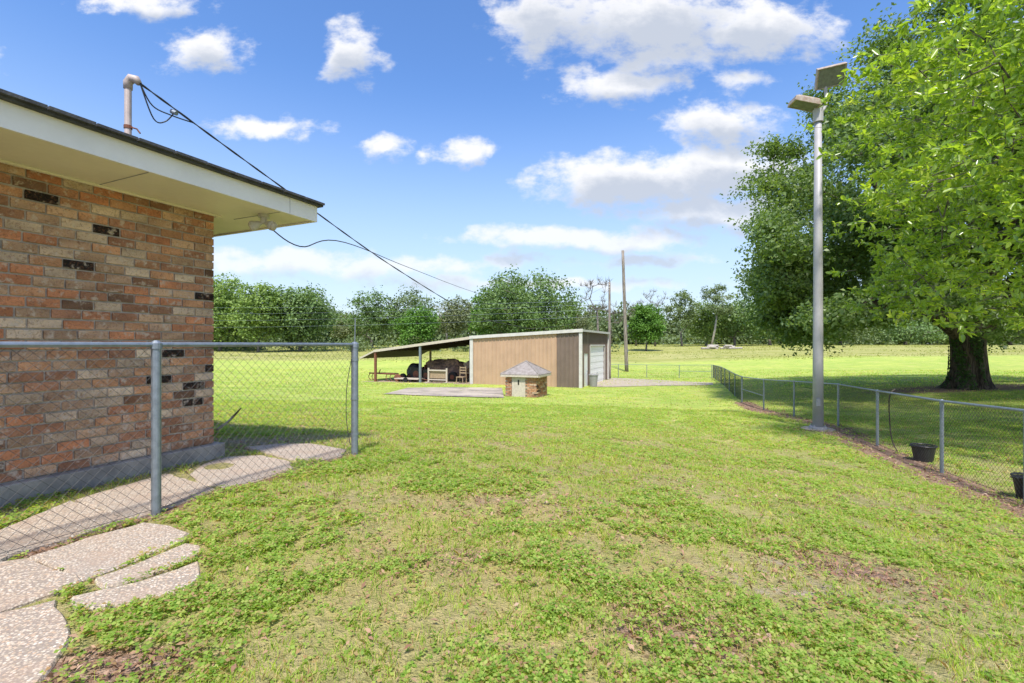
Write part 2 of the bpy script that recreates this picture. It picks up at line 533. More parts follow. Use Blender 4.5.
MAT = dict(
    ground=mat_ground(), blade=mat_sward("grass_blades", 'blade'), weed=mat_sward("clover_leaves", 'weed'), brick=mat_brick(),
    slab=mat_aggregate(),
    mortar=pmat("mortar", (.50, .43, .35), .95, var=.3, scale=6, bump=.4),
    plinth=pmat("plinth_concrete", (.33, .31, .28), .9, var=.3, scale=3, bump=.3, tint=(.20, .19, .18)),
    white=pmat("white_paint", (.84, .80, .75), .5, var=.08, scale=2),
    soffit=pmat("soffit_paint", (.80, .735, .58), .6, var=.08, scale=2),
    shingle=pmat("dark_shingle", (.075, .078, .085), .9, var=.4, scale=12, bump=.5),
    shingle2=pmat("weathered_shingle", (.30, .27, .25), .95, var=.35, scale=5, bump=.6, tint=(.20, .17, .15)),
    galv=pmat("galvanised_steel", (.27, .31, .36), .45, .55, var=.25, scale=20),
    galvwire=pmat("galvanised_wire", (.055, .055, .055), .7, .0, var=.2, scale=15),
    lamp=pmat("painted_pole_steel", (.40, .39, .40), .55, .1, var=.12, scale=4),
    rustbox=pmat("weathered_lamp_housing", (.42, .36, .31), .6, .2, var=.3, scale=9, tint=(.30, .22, .17)),
    lens=pmat("lamp_glass", (.20, .21, .19), .15, var=.3, scale=10, spec=.6),
    pvc=pmat("aged_conduit", (.52, .43, .39), .6, .2, var=.2, scale=12),
    cable=pmat("black_cable", (.05, .05, .055), .6, var=.2),
    tan=pmat("tan_siding", (.45, .30, .20), .55, var=.12, scale=1.2),
    brown=pmat("brown_siding", (.17, .125, .10), .6, var=.15, scale=1.2),
    trim=pmat("trim_metal", (.56, .54, .51), .5, var=.15, scale=3),
    door=pmat("door_paint", (.88, .88, .87), .5, var=.06, scale=3),
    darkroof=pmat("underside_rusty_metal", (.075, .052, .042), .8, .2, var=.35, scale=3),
    rust=pmat("rusty_iron", (.26, .10, .06), .85, .2, var=.5, scale=10, tint=(.12, .06, .04)),
    wood=pmat("weathered_wood", (.36, .27, .17), .85, var=.35, scale=14, bump=.4),
    palewood=pmat("pale_painted_wood", (.52, .46, .38), .8, var=.2, scale=12),
    pole=mat_bark("utility_pole_wood", (.15, .12, .10), (.33, .29, .25), (14, 14, 1.2)),
    black=pmat("black_plastic", (.018, .018, .02), .45, var=.3, scale=15),
    grey=pmat("grey_plastic", (.28, .28, .28), .6, var=.15),
    tarp=pmat("brown_tarp", (.13, .085, .065), .85, var=.6, scale=5, bump=.9, bscale=14, tint=(.36, .22, .15)),
    greytarp=pmat("grey_tarp", (.36, .29, .24), .7, var=.4, scale=5, bump=.5, bscale=14),
    gravel=pmat("gravel", (.43, .38, .29), .95, var=.35, scale=3, bump=.8, bscale=40, tint=(.30, .24, .18)),
    pad=pmat("stained_concrete", (.46, .39, .31), .9, var=.3, scale=.7, bump=.3, tint=(.22, .185, .155)),
    leafdead=leaf_mat("dead_leaves", (.20, .10, .06), (.42, .27, .17), (.55, .42, .32), .8, .1, .2, (1, .8, .6)),
    oakbark=mat_bark("oak_bark", (.035, .026, .02), (.15, .115, .09)),
    bark=mat_bark("grey_bark", (.07, .06, .05), (.24, .21, .18)),
    palebark=mat_bark("pale_bark", (.28, .25, .21), (.50, .46, .41)),
)
MAT['oakleaf'] = leaf_mat("oak_leaf", (.085, .15, .05), (.18, .26, .08), (.28, .35, .12), .45, .38, .4)
MAT['nearleaf'] = leaf_mat("bright_leaf", (.15, .26, .04), (.38, .49, .075), (.64, .66, .13), .27, .48, .8)
MAT['ivy'] = leaf_mat("ivy_leaf", (.02, .05, .012), (.06, .12, .02), None, .5, .15, .3)
for k, a, b_, c in (('f1', (.09, .155, .055), (.17, .26, .09), (.24, .32, .12)),  # f1, f2 and f3 lifted paler: distance haze painted into the leaf colour
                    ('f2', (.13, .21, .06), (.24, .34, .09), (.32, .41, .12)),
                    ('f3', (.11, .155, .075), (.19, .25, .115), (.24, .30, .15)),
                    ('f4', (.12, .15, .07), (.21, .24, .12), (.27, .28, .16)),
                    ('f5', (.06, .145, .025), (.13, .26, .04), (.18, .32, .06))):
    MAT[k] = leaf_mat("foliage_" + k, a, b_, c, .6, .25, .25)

# ------------------------------------------------------------------ ground sheet
RF = [(4.6, -1.5), (5.3, 1.5), (6.05, 4.3), (6.62, 6.05), (7.16, 7.83), (7.97, 10.25), (9.30, 13.4), (9.66, 16.1), (10.07, 18.8), (10.86, 22.2)]
RUN = [(10.86 + (18.4 - 10.86) * k / 7, 22.2 + (43 - 22.2) * k / 7) for k in range(1, 8)]

def seg_dist(X, Y, poly):
    best = np.full(X.shape, 1e9)
    for (x0, y0), (x1, y1) in zip(poly[:-1], poly[1:]):
        dx, dy = x1 - x0, y1 - y0
        tt = np.clip(((X - x0) * dx + (Y - y0) * dy) / (dx * dx + dy * dy), 0, 1)
        best = np.minimum(best, np.hypot(X - x0 - tt * dx, Y - y0 - tt * dy))
    return best

def in_poly(X, Y, poly):
    ins = np.zeros(X.shape, bool)
    n = len(poly)
    for i in range(n):
        x0, y0 = poly[i][0], poly[i][1]; x1, y1 = poly[(i + 1) % n][0], poly[(i + 1) % n][1]
        c = ((y0 > Y) != (y1 > Y)) & (X < (x1 - x0) * (Y - y0) / (y1 - y0 + 1e-12) + x0)
        ins ^= c
    return ins

def blob(X, Y, x, y, rx, ry):
    return np.clip(1.4 - np.hypot((X - x) / rx, (Y - y) / ry), 0, 1)

LITLINE = [(x - .28, y - .1) for x, y in RF[:-1]] + [(10.86, 22.2)]
FENCE_L = [tuple((Vector((-2.53, 3.33, 0)) + DH * t)[:2]) for t in (-6, 1.97)]
WALLBASE = [tuple((CH + NH * .12 + DH * t)[:2]) for t in (-8, .2)]
SHEDP = [tuple((BL + UB * .2 - VB * .6)[:2]), tuple((BL - UB * 9.6 - VB * .4)[:2]), tuple((BL - UB * 9.6 + VB * 8.4)[:2]), tuple((BL + VB * 8.4)[:2])]

def masks(X, Y):
    lit = np.clip(1.15 - seg_dist(X, Y, LITLINE) / .62, 0, 1) * np.where(Y < 22, 1, .5)
    lit = np.maximum(lit, blob(X, Y, -1.47, 1.74, .36, .15) * 1.0)
    lit = np.maximum(lit, np.clip(1.0 - seg_dist(X, Y, FENCE_L) / .16, 0, 1) * .9)
    lit = np.maximum(lit, blob(X, Y, 8.27, 12.7, .75, .5) * .8)
    lit = np.maximum(lit, blob(X, Y, 22.3, 23.3, 5.5, 2.2) * .75)
    lit = np.maximum(lit, blob(X, Y, .75, 2.05, .45, .35) * .62)
    lit = np.maximum(lit, blob(X, Y, 2.1, 3.0, .55, .45) * .55)
    lit = np.maximum(lit, blob(X, Y, .1, 3.6, .9, .35) * .42)
    lit = np.maximum(lit, blob(X, Y, -.4, 2.6, .6, .3) * .42)
    dirt = np.where(in_poly(X, Y, SHEDP), .8, 0.0)
    dirt = np.maximum(dirt, np.clip(1.0 - seg_dist(X, Y, WALLBASE) / .22, 0, 1) * .5)
    dirt = np.maximum(dirt, blob(X, Y, 1.6, 2.7, .9, .6) * .42)
    dirt = np.maximum(dirt, blob(X, Y, -3.2, 6.0, .9, .55) * .5)
    dry = np.clip(blob(X, Y, -1.5, 10.5, 7, 2.6) * .95 + blob(X, Y, 1.5, 6.5, 3.5, 2) * .7 + blob(X, Y, 0, 3, 2, 1.3) * .8 + .22, 0, 1)
    dry = np.where(Y > 14, dry * .5, dry)
    rough = np.clip((Y - 66 + 3 * np.sin(X * .11)) / 5, 0, 1)
    return lit, dirt, dry, rough

def axis(n, span, k):
    s = np.linspace(-1, 1, n)
    return np.sinh(s * k) / np.sinh(k) * span
gx = axis(560, 3500, 10.5) + 1.0
gy = axis(560, 3500, 10.5) + 5.0
GX, GY = np.meshgrid(gx, gy)
GZ = H(GX, GY)
bumpy = sum(np.sin(GX * a + p) * np.cos(GY * b_ + q) for a, b_, p, q in ((1.3, 1.1, 0, 1), (2.3, 2.9, 2, 0), (4.1, 3.3, 1, 3))) * .007
GZ = GZ + bumpy * np.clip((40 - np.hypot(GX, GY)) / 40, 0, 1)
GXY_BUMP = lambda X, Y: sum(np.sin(X * a + p) * np.cos(Y * b_ + q) for a, b_, p, q in ((1.3, 1.1, 0, 1), (2.3, 2.9, 2, 0), (4.1, 3.3, 1, 3))) * .007 * np.clip((40 - np.hypot(X, Y)) / 40, 0, 1)
nv = 560
idx = np.arange(nv * nv).reshape(nv, nv)
q = np.stack([idx[:-1, :-1], idx[:-1, 1:], idx[1:, 1:], idx[1:, :-1]], -1).reshape(-1, 4)
me = bpy.data.meshes.new("ground")
me.vertices.add(nv * nv); me.vertices.foreach_set('co', np.stack([GX, GY, GZ], -1).astype('f').ravel())
me.loops.add(q.size); me.loops.foreach_set('vertex_index', q.ravel().astype('i'))
me.polygons.add(len(q)); me.polygons.foreach_set('loop_start', (np.arange(len(q)) * 4).astype('i'))
me.polygons.foreach_set('loop_total', np.full(len(q), 4, 'i'))
me.update(calc_edges=True)
me.shade_smooth()
for nm, arr in zip(('litter', 'dirt', 'dry', 'rough'), masks(GX, GY)):
    at = me.attributes.new(nm, 'FLOAT', 'POINT')
    at.data.foreach_set('value', arr.astype('f').ravel())
g = link_mesh("ground", me, MAT['ground'])
props(g, kind='structure')

def strip(name, top, bot, mat, lift, n=24, m=4, kind=None):
    """a sheet draped on the terrain between two polylines"""
    def samp(pl, t):
        L = [0]
        for a, b in zip(pl[:-1], pl[1:]): L.append(L[-1] + (Vector(b) - Vector(a)).length)
        d = t * L[-1]
        for i in range(len(pl) - 1):
            if d <= L[i + 1] + 1e-9:
                k = (d - L[i]) / max(1e-9, L[i + 1] - L[i])
                return Vector(pl[i]).lerp(Vector(pl[i + 1]), k)
        return Vector(pl[-1])
    mm = M(); vs = []
    for i in range(n + 1):
        a, b = samp(top, i / n), samp(bot, i / n)
        for j in range(m + 1):
            p = a.lerp(b, j / m)
            vs.append((p.x, p.y, h1(p.x, p.y) + float(GXY_BUMP(np.array(p.x), np.array(p.y))) + lift))
    fs = [(i * (m + 1) + j, (i + 1) * (m + 1) + j, (i + 1) * (m + 1) + j + 1, i * (m + 1) + j + 1) for i in range(n) for j in range(m)]
    mm.add(vs, fs)
    o = mm.build(name, mat, smooth=True)
    return props(o, kind=kind) if kind else o

gp = lambda x, y: tuple(ground(x, y)[:2] + (0,)) if False else (lambda v: (v.x, v.y, 0))(ground(x, y))
strip("gravel_driveway", [gp(594, 381), gp(612, 378), gp(645, 379.5), gp(713, 383)], [gp(592, 387), gp(612, 387.2), gp(655, 386), gp(713, 385.3)], MAT['gravel'], .03, kind='structure')
strip("concrete_pad", [gp(408, 388.2), gp(450, 387.6), gp(502, 388.3)], [gp(383, 394.5), gp(440, 396.6), gp(504, 398.2)], MAT['pad'], .035, kind='structure')

# ------------------------------------------------------------------ stepping slabs
SLABS = [
    ([(-60, 560), (0, 534), (70, 503), (97, 511), (122, 521), (80, 535), (25, 552), (-60, 590)], "speckled slab behind the fence at the left edge of the picture"),
    ([(79, 501), (122, 488), (166, 475.5), (190, 482), (214, 491), (161, 511.5), (130, 519)], "speckled slab behind the fence, right by the foot of the middle post"),
    ([(191, 476), (203, 466), (228, 458.5), (262, 457), (288, 463), (291, 469), (275, 477), (250, 485), (222, 489), (200, 484)], "rounded pale slab lying behind the mesh below the house corner"),
    ([(247, 449), (275, 446), (310, 445.5), (344, 451), (340, 457), (326, 460.5), (290, 460.5)], "pale slab beyond the rounded one, reaching the corner fence post"),
    ([(33, 559), (90, 540), (145, 525), (170, 528), (187, 535), (181, 543), (130, 564), (85, 581), (60, 570)], "large pinkish slab in front of the middle fence post"),
    ([(97, 582), (133, 568), (184, 546.5), (199, 549), (200, 557), (172, 570), (138, 581.5), (106, 589)], "narrow broken slab piece between the large slab and the grass"),
    ([(73, 600), (104, 593), (140, 585), (176, 573), (198, 565), (197, 580), (184, 593), (150, 603), (103, 612), (76, 611)], "broken slab piece half sunk in the grass, nearest the lawn"),
    ([(-70, 596), (0, 566), (28, 563), (55, 573), (80, 583), (66, 590), (0, 614), (-70, 645)], "slab with orange stains in front of the fence at the left edge"),
    ([(-90, 655), (0, 619), (53, 605.5), (65, 632), (69, 648), (52, 672), (35, 692), (-20, 730), (-90, 760)], "nearest slab with many orange stones in the lower left corner"),
]
SLABXY = []
for poly, lab in SLABS:
    pts = [flat(*p) for p in poly]
    # densify and wobble the rim
    rim = []
    c0 = sum(pts, Vector()) / len(pts)
    pts = [c0 + (p - c0) * 1.045 for p in pts]
    for i, a in enumerate(pts):
        b_ = pts[(i + 1) % len(pts)]
        n_ = max(1, int((b_ - a).length / .08))
        for k in range(n_):
            p = a.lerp(b_, k / n_)
            rim.append((p.x + random.uniform(-.011, .011), p.y + random.uniform(-.011, .011)))
    SLABXY.append(rim)
    cx = sum(p[0] for p in rim) / len(rim); cy = sum(p[1] for p in rim) / len(rim)
    mm = M()
    n_ = len(rim)
    tl = random.uniform(-.004, .006)
    ins = [(cx + (x - cx) * .965, cy + (y - cy) * .965) for x, y in rim]
    vs = [(x, y, -.06) for x, y in rim] + [(x, y, .008 + tl) for x, y in rim] + [(x, y, .02 + tl) for x, y in ins]
    fs = [(i, (i + 1) % n_, n_ + (i + 1) % n_, n_ + i) for i in range(n_)]
    fs += [(n_ + i, n_ + (i + 1) % n_, 2 * n_ + (i + 1) % n_, 2 * n_ + i) for i in range(n_)]
    fs.append(tuple(range(2 * n_, 3 * n_)))
    mm.add(vs, fs)
    o = mm.build("paving_slab", MAT['slab'], origin=(cx, cy, 0))
    # texture runs in object space: shift by turning each a little differently
    props(o, lab, "paving slab", "paving slabs along the house")

# ------------------------------------------------------------------ house
def hp(t, n, z):
    p = CH + DH * t + NH * n
    return Vector((p.x, p.y, z))
SOF = CAMZ + 1.37
house = empty("brick_house", hp(-4, -4, 0), "brick house corner with white fascia, cream soffit and dark shingle roof edge", "house")
AXH = (DH, NH, Vector((0, 0, 1)))
mm = M(); mm.box(hp(-6.0, -4.507, 1.37), (11.97, 9.0, 2.42), AXH); wall = mm.build("wall", MAT['mortar'], house)
PAL = [((.43, .18, .09), 6), ((.46, .235, .125), 6), ((.42, .265, .165), 5), ((.54, .40, .28), 4), ((.34, .165, .095), 6), ((.27, .14, .08), 4),
       ((.38, .24, .155), 4), ((.44, .32, .22), 1.5), ((.02, .015, .013), 2.2), ((.14, .08, .05), 1.6)]
cols = [c for c, _ in PAL]; wts = [x for _, x in PAL]
mm = M()
NC, c_h, b_l = 29, 2.41 / 29, .21
for r_ in range(NC):
    z = .16 + (r_ + .5) * c_h
    t = 0.0
    first = True
    while t > -7.5:
        ln = (b_l if not (first and r_ % 2) else b_l / 2) + random.uniform(-.012, .012)
        first = False
        col = random.choices(cols, wts)[0]
        k = random.uniform(.82, 1.15)
        col = tuple(min(.8, c * k * 1.22) for c in col)
        j = random.uniform(-.003, .004)
        mm.box(hp(t - ln / 2, -.045 + j, z + random.uniform(-.002, .002)), (ln - .014, .10, c_h - .015), AXH, col)
        for q_ in range(1, 9):
            kk = random.uniform(.72, 1.3); mm.c[-q_] = tuple(min(.85, c * kk) for c in mm.c[-q_])
        t -= ln
    t = -.10 if r_ % 2 else -.22
    while t > -9:
        ln = b_l
        col = random.choices(cols, wts)[0]
        mm.box(hp(-.045 + random.uniform(-.003, .003), t - ln / 2 + .0, z), (.10, ln - .012, c_h - .013), AXH, col)
        t -= ln
o = mm.build("bricks", MAT['brick'], wall, bevel=0.0022)
mm = M(); mm.box(hp(-5.96, -4.44, .02), (12.05, 9.05, .28), AXH); mm.build("plinth", MAT['plinth'], house, bevel=.01)
mm = M(); mm.box(hp(-5.73, -4.27, SOF + .01), (12.64, 10.12, .02), AXH); mm.build("soffit", MAT['soffit'], house)
mm = M(); mm.box(hp(-6, .035, SOF - .011), (12.1, .03, .018), AXH); mm.box(hp(.035, -4.5, SOF - .011), (.03, 9.0, .018), AXH)
mm.build("frieze_board", MAT['soffit'], house)
mm = M()
fz = SOF + .085
mm.box(hp(-5.48, .80, fz), (12.2, .024, .20), AXH)
mm.box(hp(.608, -4.21, fz), (.024, 9.99, .20), AXH)
mm.build("fascia", MAT['white'], house)
mm = M(); mm.box(hp(.26, .8125, fz), (.004, .002, .19), AXH); mm.build("fascia_joint", MAT['grey'], house)
for q_ in range(9):
    mm = M(); mm.box(hp(.2 - q_ * 1.22, .40, SOF - .001), (.006, .74, .006), AXH); mm.build("soffit_joint", MAT['grey'], house)
# roof: drip edge, shingle edge and low hip
mm = M()
e0, e1, n0, n1 = -11.6, .66, -9.3, .86
zt = SOF + .19
pts = [hp(e0, n0, zt), hp(e1, n0, zt), hp(e1, n1, zt), hp(e0, n1, zt)]
low = [p - Vector((0, 0, .035)) for p in pts]
rid = [hp(e0 + 5, -4.25, zt + .95), hp(e1 - 5, -4.25, zt + .95)]
mm.add(low + pts + rid, [(0, 1, 2, 3), (0, 4, 5, 1), (1, 5, 6, 2), (2, 6, 7, 3), (3, 7, 4, 0), (4, 8, 9, 5), (5, 9, 6), (6, 9, 8, 7), (7, 8, 4)])
rng2 = random.Random(3)
t = e1
while t > -9:                                      # shingle tabs along the eave give the edge its teeth
    mm.box(hp(t - .13, n1 + .006 + rng2.uniform(-.004, .006), zt - .008), (.25, .05, .018 + rng2.uniform(0, .006)), AXH)
    t -= .26
mm.build("roof", MAT['shingle'], house)

# twin floodlight under the soffit
fl = hp(.20, .50, SOF)
fo = empty("twin_floodlight", fl, "white twin floodlight hanging under the soffit at the house corner", "floodlight")
mm = M(); mm.tube([fl, fl - Vector((0, 0, .035))], .055, 16); mm.tube([fl - Vector((0, 0, .03)), fl - Vector((0, 0, .1))], .032, 12)
mm.build("base", MAT['trim'], fo, smooth=False)
for s_ in (-1, 1):
    a = fl - Vector((0, 0, .08)); d = (Vector((.9 * s_, -.25, -.42))).normalized()
    mm = M(); mm.tube([a, a + d * .03, a + d * .05, a + d * .11, a + d * .135], [.018, .018, .03, .052, .048], 14)
    lo = mm.build("lamp", MAT['trim'], fo, smooth=False)
    mm = M(); mm.tube([a + d * .134, a + d * .146, a + d * .15], [.046, .036, .01], 14); mm.build("lens", MAT['palewood'], lo, smooth=True)

# service mast
mb = Vector((-.817 * 4.25, 4.25, 0))
mz = CAMZ + 2.36
mo = empty("service_mast", (mb.x, mb.y, SOF), "vertical conduit service mast with weatherhead standing above the roof edge", "service mast")
mm = M(); mm.tube([(mb.x, mb.y, SOF + .15), (mb.x, mb.y, mz)], .027, 14); mm.build("conduit", MAT['pvc'], mo, smooth=False)
mm = M(); mm.tube([(mb.x, mb.y, mz - .05), (mb.x, mb.y, mz + .01), (mb.x + .03, mb.y, mz + .045), (mb.x + .075, mb.y, mz + .035), (mb.x + .10, mb.y, mz + .0)], [.034, .036, .04, .036, .024], 14)
mm.build("weatherhead", MAT['pvc'], mo, smooth=True)
mm = M(); mm.tube([(mb.x - .0, mb.y, mz - .38), (mb.x, mb.y, mz - .41)], .032, 14); mm.tube([(mb.x + .03, mb.y, mz - .395), (mb.x + .08, mb.y, mz - .41), (mb.x + .11, mb.y, mz - .45)], .007, 6)
mm.build("clamp", MAT['rust'], mo)
mm = M()
mm.tube([(mb.x, mb.y, SOF + .17), (mb.x, mb.y, SOF + .32)], [.09, .038], 14); mm.build("roof_flashing", MAT['grey'], mo)

def pix3(px, py, Y):
    return Vector(((px - 512) / F * Y, Y, CAMZ - (py - 344.6) / F * Y))

def smooth_path(P, n=6):
    P = [Vector(p) for p in P]
    out = []
    for i in range(len(P) - 1):
        p0, p1, p2, p3 = P[max(i - 1, 0)], P[i], P[i + 1], P[min(i + 2, len(P) - 1)]
        for k in range(n):
            t = k / n
            out.append(.5 * ((2 * p1) + (p2 - p0) * t + (2 * p0 - 5 * p1 + 4 * p2 - p3) * t * t + (3 * p1 - p0 - 3 * p2 + p3) * t ** 3))
    out.append(P[-1])
    return out

wh = Vector((mb.x + .11, mb.y, mz - .0))
POLE2 = Vector((609.5 - 512, 0, 0)); P2Y = 40.6; P2X = (609.5 - 512) / F * P2Y
p2top = Vector((P2X, P2Y, CAMZ + 5.4))
def sag(a, b, s, n=40):
    return [a.lerp(b, k / n) - Vector((0, 0, 4 * s * (k / n) * (1 - k / n))) for k in range(n + 1)]
# the drop: twisted cable from mast to the pole beside the barn
_E = p2top - Vector((0, 0, .6))
drop = []
for k_, z_ in ((0, wh.z), (.0412, 3.17), (.1105, 2.55), (.2067, 1.94), (.296, 1.80), (.376, 1.83), (.6, 2.5), (.8, 4.0), (1, _E.z)):
    q_ = wh.lerp(_E, k_); q_.z = z_; drop.append(q_)
drop = smooth_path(drop, 7)
dc = empty("service_drop_cable", wh, "thick black service cable sagging from the roof mast towards the barn", "cable")
mm = M()
for ph in (0, math.pi):
    pa = []
    for k, p in enumerate(smooth_path(drop, 3)):
        pa.append(p + Vector((math.sin(k * .9 + ph) * .005, 0, math.cos(k * .9 + ph) * .005)))
    mm.tube(pa, .006, 5)
mm.build("conductors", MAT['cable'], dc)
mm = M()
d2 = drop[3]; d1 = drop[2]
mm.tube(smooth_path([wh, wh.lerp(d1, .35) + Vector((0, 0, -.12)), d1 + Vector((-.02, 0, -.07)), d2]), .006, 6)
mm.tube(smooth_path([wh, wh.lerp(d1, .45) + Vector((-.02, 0, -.22)), d1 + Vector((-.08, 0, -.13)), d1 + Vector((.02, 0, -.03))]), .006, 6)
mm.build("drip_loops", MAT['cable'], dc)
mm = M(); mm.tube([d1 - Vector((.02, 0, .03)), d1 + Vector((.03, 0, -.05))], .022, 10); mm.build("splice_clamp", MAT['galv'], dc)

a = fl - Vector((0, 0, .08))
b_ = p2top - Vector((0, 0, .2))
mm = M()
p = smooth_path([a, pix3(300, 246.5, 5.4), pix3(345, 242.5, 6.6), pix3(410, 268, 12), pix3(480, 294, 19), pix3(545, 312, 28), b_], 8)
mm.tube(p, .007, 5)
o = mm.build("telephone_wire", MAT['cable'], origin=a)
props(o, "thin black wire sagging from the twin floodlight across the sky", "wire")

# ------------------------------------------------------------------ chain-link fences
def wire_panel(mm, A, B, z0a, z0b, h, cell=.072, r=.0016, sides=3):
    """diagonal wires between two posts; A,B xy; ground heights; woven as two crossing families"""
    A = Vector((A[0], A[1], 0)); B = Vector((B[0], B[1], 0))
    L = (B - A).length
    hor = (B - A) / L
    nrm = Vector((-hor.y, hor.x, 0))
    def P(s, z, o_):
        g_ = z0a + (z0b - z0a) * s / L
        return A + hor * s + Vector((0, 0, g_ + z)) + nrm * o_
    n = int(L / cell) + 1
    k_h = int(h / cell) + 1
    for fam, sg in ((0, 1), (1, -1)):
        for i in range(-k_h - 1, n + k_h + 2):
            s0 = i * cell
            # wire: s = s0 + sg*z
            lo, hi = 0.03, h
            if sg > 0:
                za = max(lo, -s0); zb = min(hi, L - s0)
            else:
                za = max(lo, s0 - L); zb = min(hi, s0)
            if zb - za < .02: continue
            off = .0018 if fam else -.0018
            mm.tube([P(s0 + sg * za, za, off), P(s0 + sg * zb, zb, off)], r, sides, cap=False)
    mm.tube([P(0, .04, 0), P(L, .04, 0)], r * 1.3, 4)

def fence(name, posts, label, h, z_of, rail_r=.021, post_r=.03, end=(), wr=.0016, parts=None, cap_r=None, ends_r=.037):
    base = (posts[0][0], posts[0][1], z_of(*posts[0]))
    ft = empty(name, base, label, "fence")
    for i, (x, y) in enumerate(posts):
        z = z_of(x, y)
        r = ends_r if i in end else post_r
        mm = M()
        mm.tube([(x, y, z - .15), (x, y, z + h - (.0 if i in end else .02))], r, 14)
        po = mm.build("post", MAT['galv'], ft)
        mm = M()
        mm.tube([(x, y, z + h - .03), (x, y, z + h + .01), (x, y, z + h + .03)], [r + .006, r + .006, r * .5], 14)
        mm.build("post_cap", MAT['galv'], po)
        if i in end:
            for q_ in (.18, .5, .85):
                mm = M(); mm.tube([(x, y, z + h * q_), (x, y, z + h * q_ + .022)], r + .004, 14)
                mm.build("tension_band", MAT['galv'], po)
    mm = M()
    for (x0, y0), (x1, y1) in zip(posts[:-1], posts[1:]):
        mm.tube([(x0, y0, z_of(x0, y0) + h), (x1, y1, z_of(x1, y1) + h)], rail_r, 10)
    mm.build("top_rail", MAT['galv'], ft)
    mm = M()
    for (x0, y0), (x1, y1) in zip(posts[:-1], posts[1:]):
        wire_panel(mm, (x0, y0), (x1, y1), z_of(x0, y0), z_of(x1, y1), h, r=wr)
    mm.build("chain_link_mesh", MAT['galvwire'], ft)
    return ft

pL = [tuple((Vector((-1.71, 5.11, 0)) - DH * t)[:2]) for t in (0, 1.96, 4.3, 6.9)]
fnl = fence("chain_link_fence", pL, "grey chain link fence running close beside the brick house", CAMZ, lambda x, y: 0.0, rail_r=.0185, end=(0,), wr=.0013)
mm = M(); x, y = pL[0]; mm.tube([(x + .0, y, CAMZ), (x + .005, y, CAMZ + .29)], .006, 6); mm.build("upright_rod", MAT['galv'], fnl)
mm = M(); mm.tube(smooth_path([(x - .02, y - .04, 1.05), (x - .06, y - .07, .75), (x - .065, y - .07, .4), (x - .03, y - .05, .12)]), .004, 5); mm.build("tie_wire", MAT['galvwire'], fnl)

fnr = fence("chain_link_fence", RF + RUN, "long galvanised chain link fence curving down the right side of the lawn", 1.2, h1, rail_r=.021, post_r=.028, end=(9, 16), wr=.0016)
mm = M()
(x0, y0), (x1, y1) = RF[-1], RF[-2]
mm.tube([(x0, y0, h1(x0, y0) + .62), (x1, y1, h1(x1, y1) + .55)], .018, 8)
mm.build("brace_rail", MAT['galv'], fnr)
FF = [(18.4, 43), (15.3, 43), (12.35, 43.05), (9.75, 43.1), (7.0, 43.2), (4, 43.4), (1, 43.6)]
fnf = fence("chain_link_fence", [(18.33, 43.12)] + FF[1:], "far chain link fence beyond the gravel drive by the barn", 1.2, h1, rail_r=.018, post_r=.028, wr=.0016)
mm = M(); mm.tube([(15.3, 43, h1(15.3, 43) + .65), (18.3, 43.1, h1(18.3, 43.1) + .6)], .018, 8); mm.build("brace_rail", MAT['galv'], fnf)

# ------------------------------------------------------------------ light pole
lx, ly = 8.27, 12.7
lz = h1(lx, ly)
lt = CAMZ + (344.6 - 112) * ly / F - .16
lp = empty("light_pole", (lx, ly, lz), "tall grey steel light pole with two floodlights beside the right fence", "light pole")
mm = M(); mm.tube([(lx, ly, lz - .2), (lx, ly, lz + 2), (lx, ly, lz + 5), (lx, ly, lt)], [.13, .122, .106, .085], 24); mm.build("pole", MAT['lamp'], lp, smooth=True)
mm = M(); mm.tube([(lx, ly, lz - .08), (lx, ly, lz + .035)], .40, 20); mm.build("footing", MAT['pad'], lp, bevel=.01)
mm = M(); mm.box((lx - .07, ly - .118, lz + .75), (.10, .03, .2)); mm.build("hand_hole_cover", MAT['lamp'], lp, bevel=.004)
mm = M(); mm.tube([(lx, ly, lz + .03), (lx, ly, lz + .09)], .21, 20)
for k in range(4):
    an = k * math.pi / 2 + .5
    mm.tube([(lx + .18 * math.cos(an), ly + .18 * math.sin(an), lz + .08), (lx + .18 * math.cos(an), ly + .18 * math.sin(an), lz + .14)], .018, 6)
mm.build("base_plate", MAT['lamp'], lp)
mm = M()
mm.tube([(lx, ly, lt - .12), (lx, ly, lt + .22)], .125, 16)
mm.tube(smooth_path([(lx, ly, lt + .1), (lx + .16, ly, lt + .25), (lx + .22, ly, lt + .5), (lx + .2, ly, lt + .85)]), .045, 10)
mm.tube([(lx, ly, lt + .1), (lx - .1, ly - .02, lt + .36)], .05, 10)
mm.build("bracket", MAT['lamp'], lp)
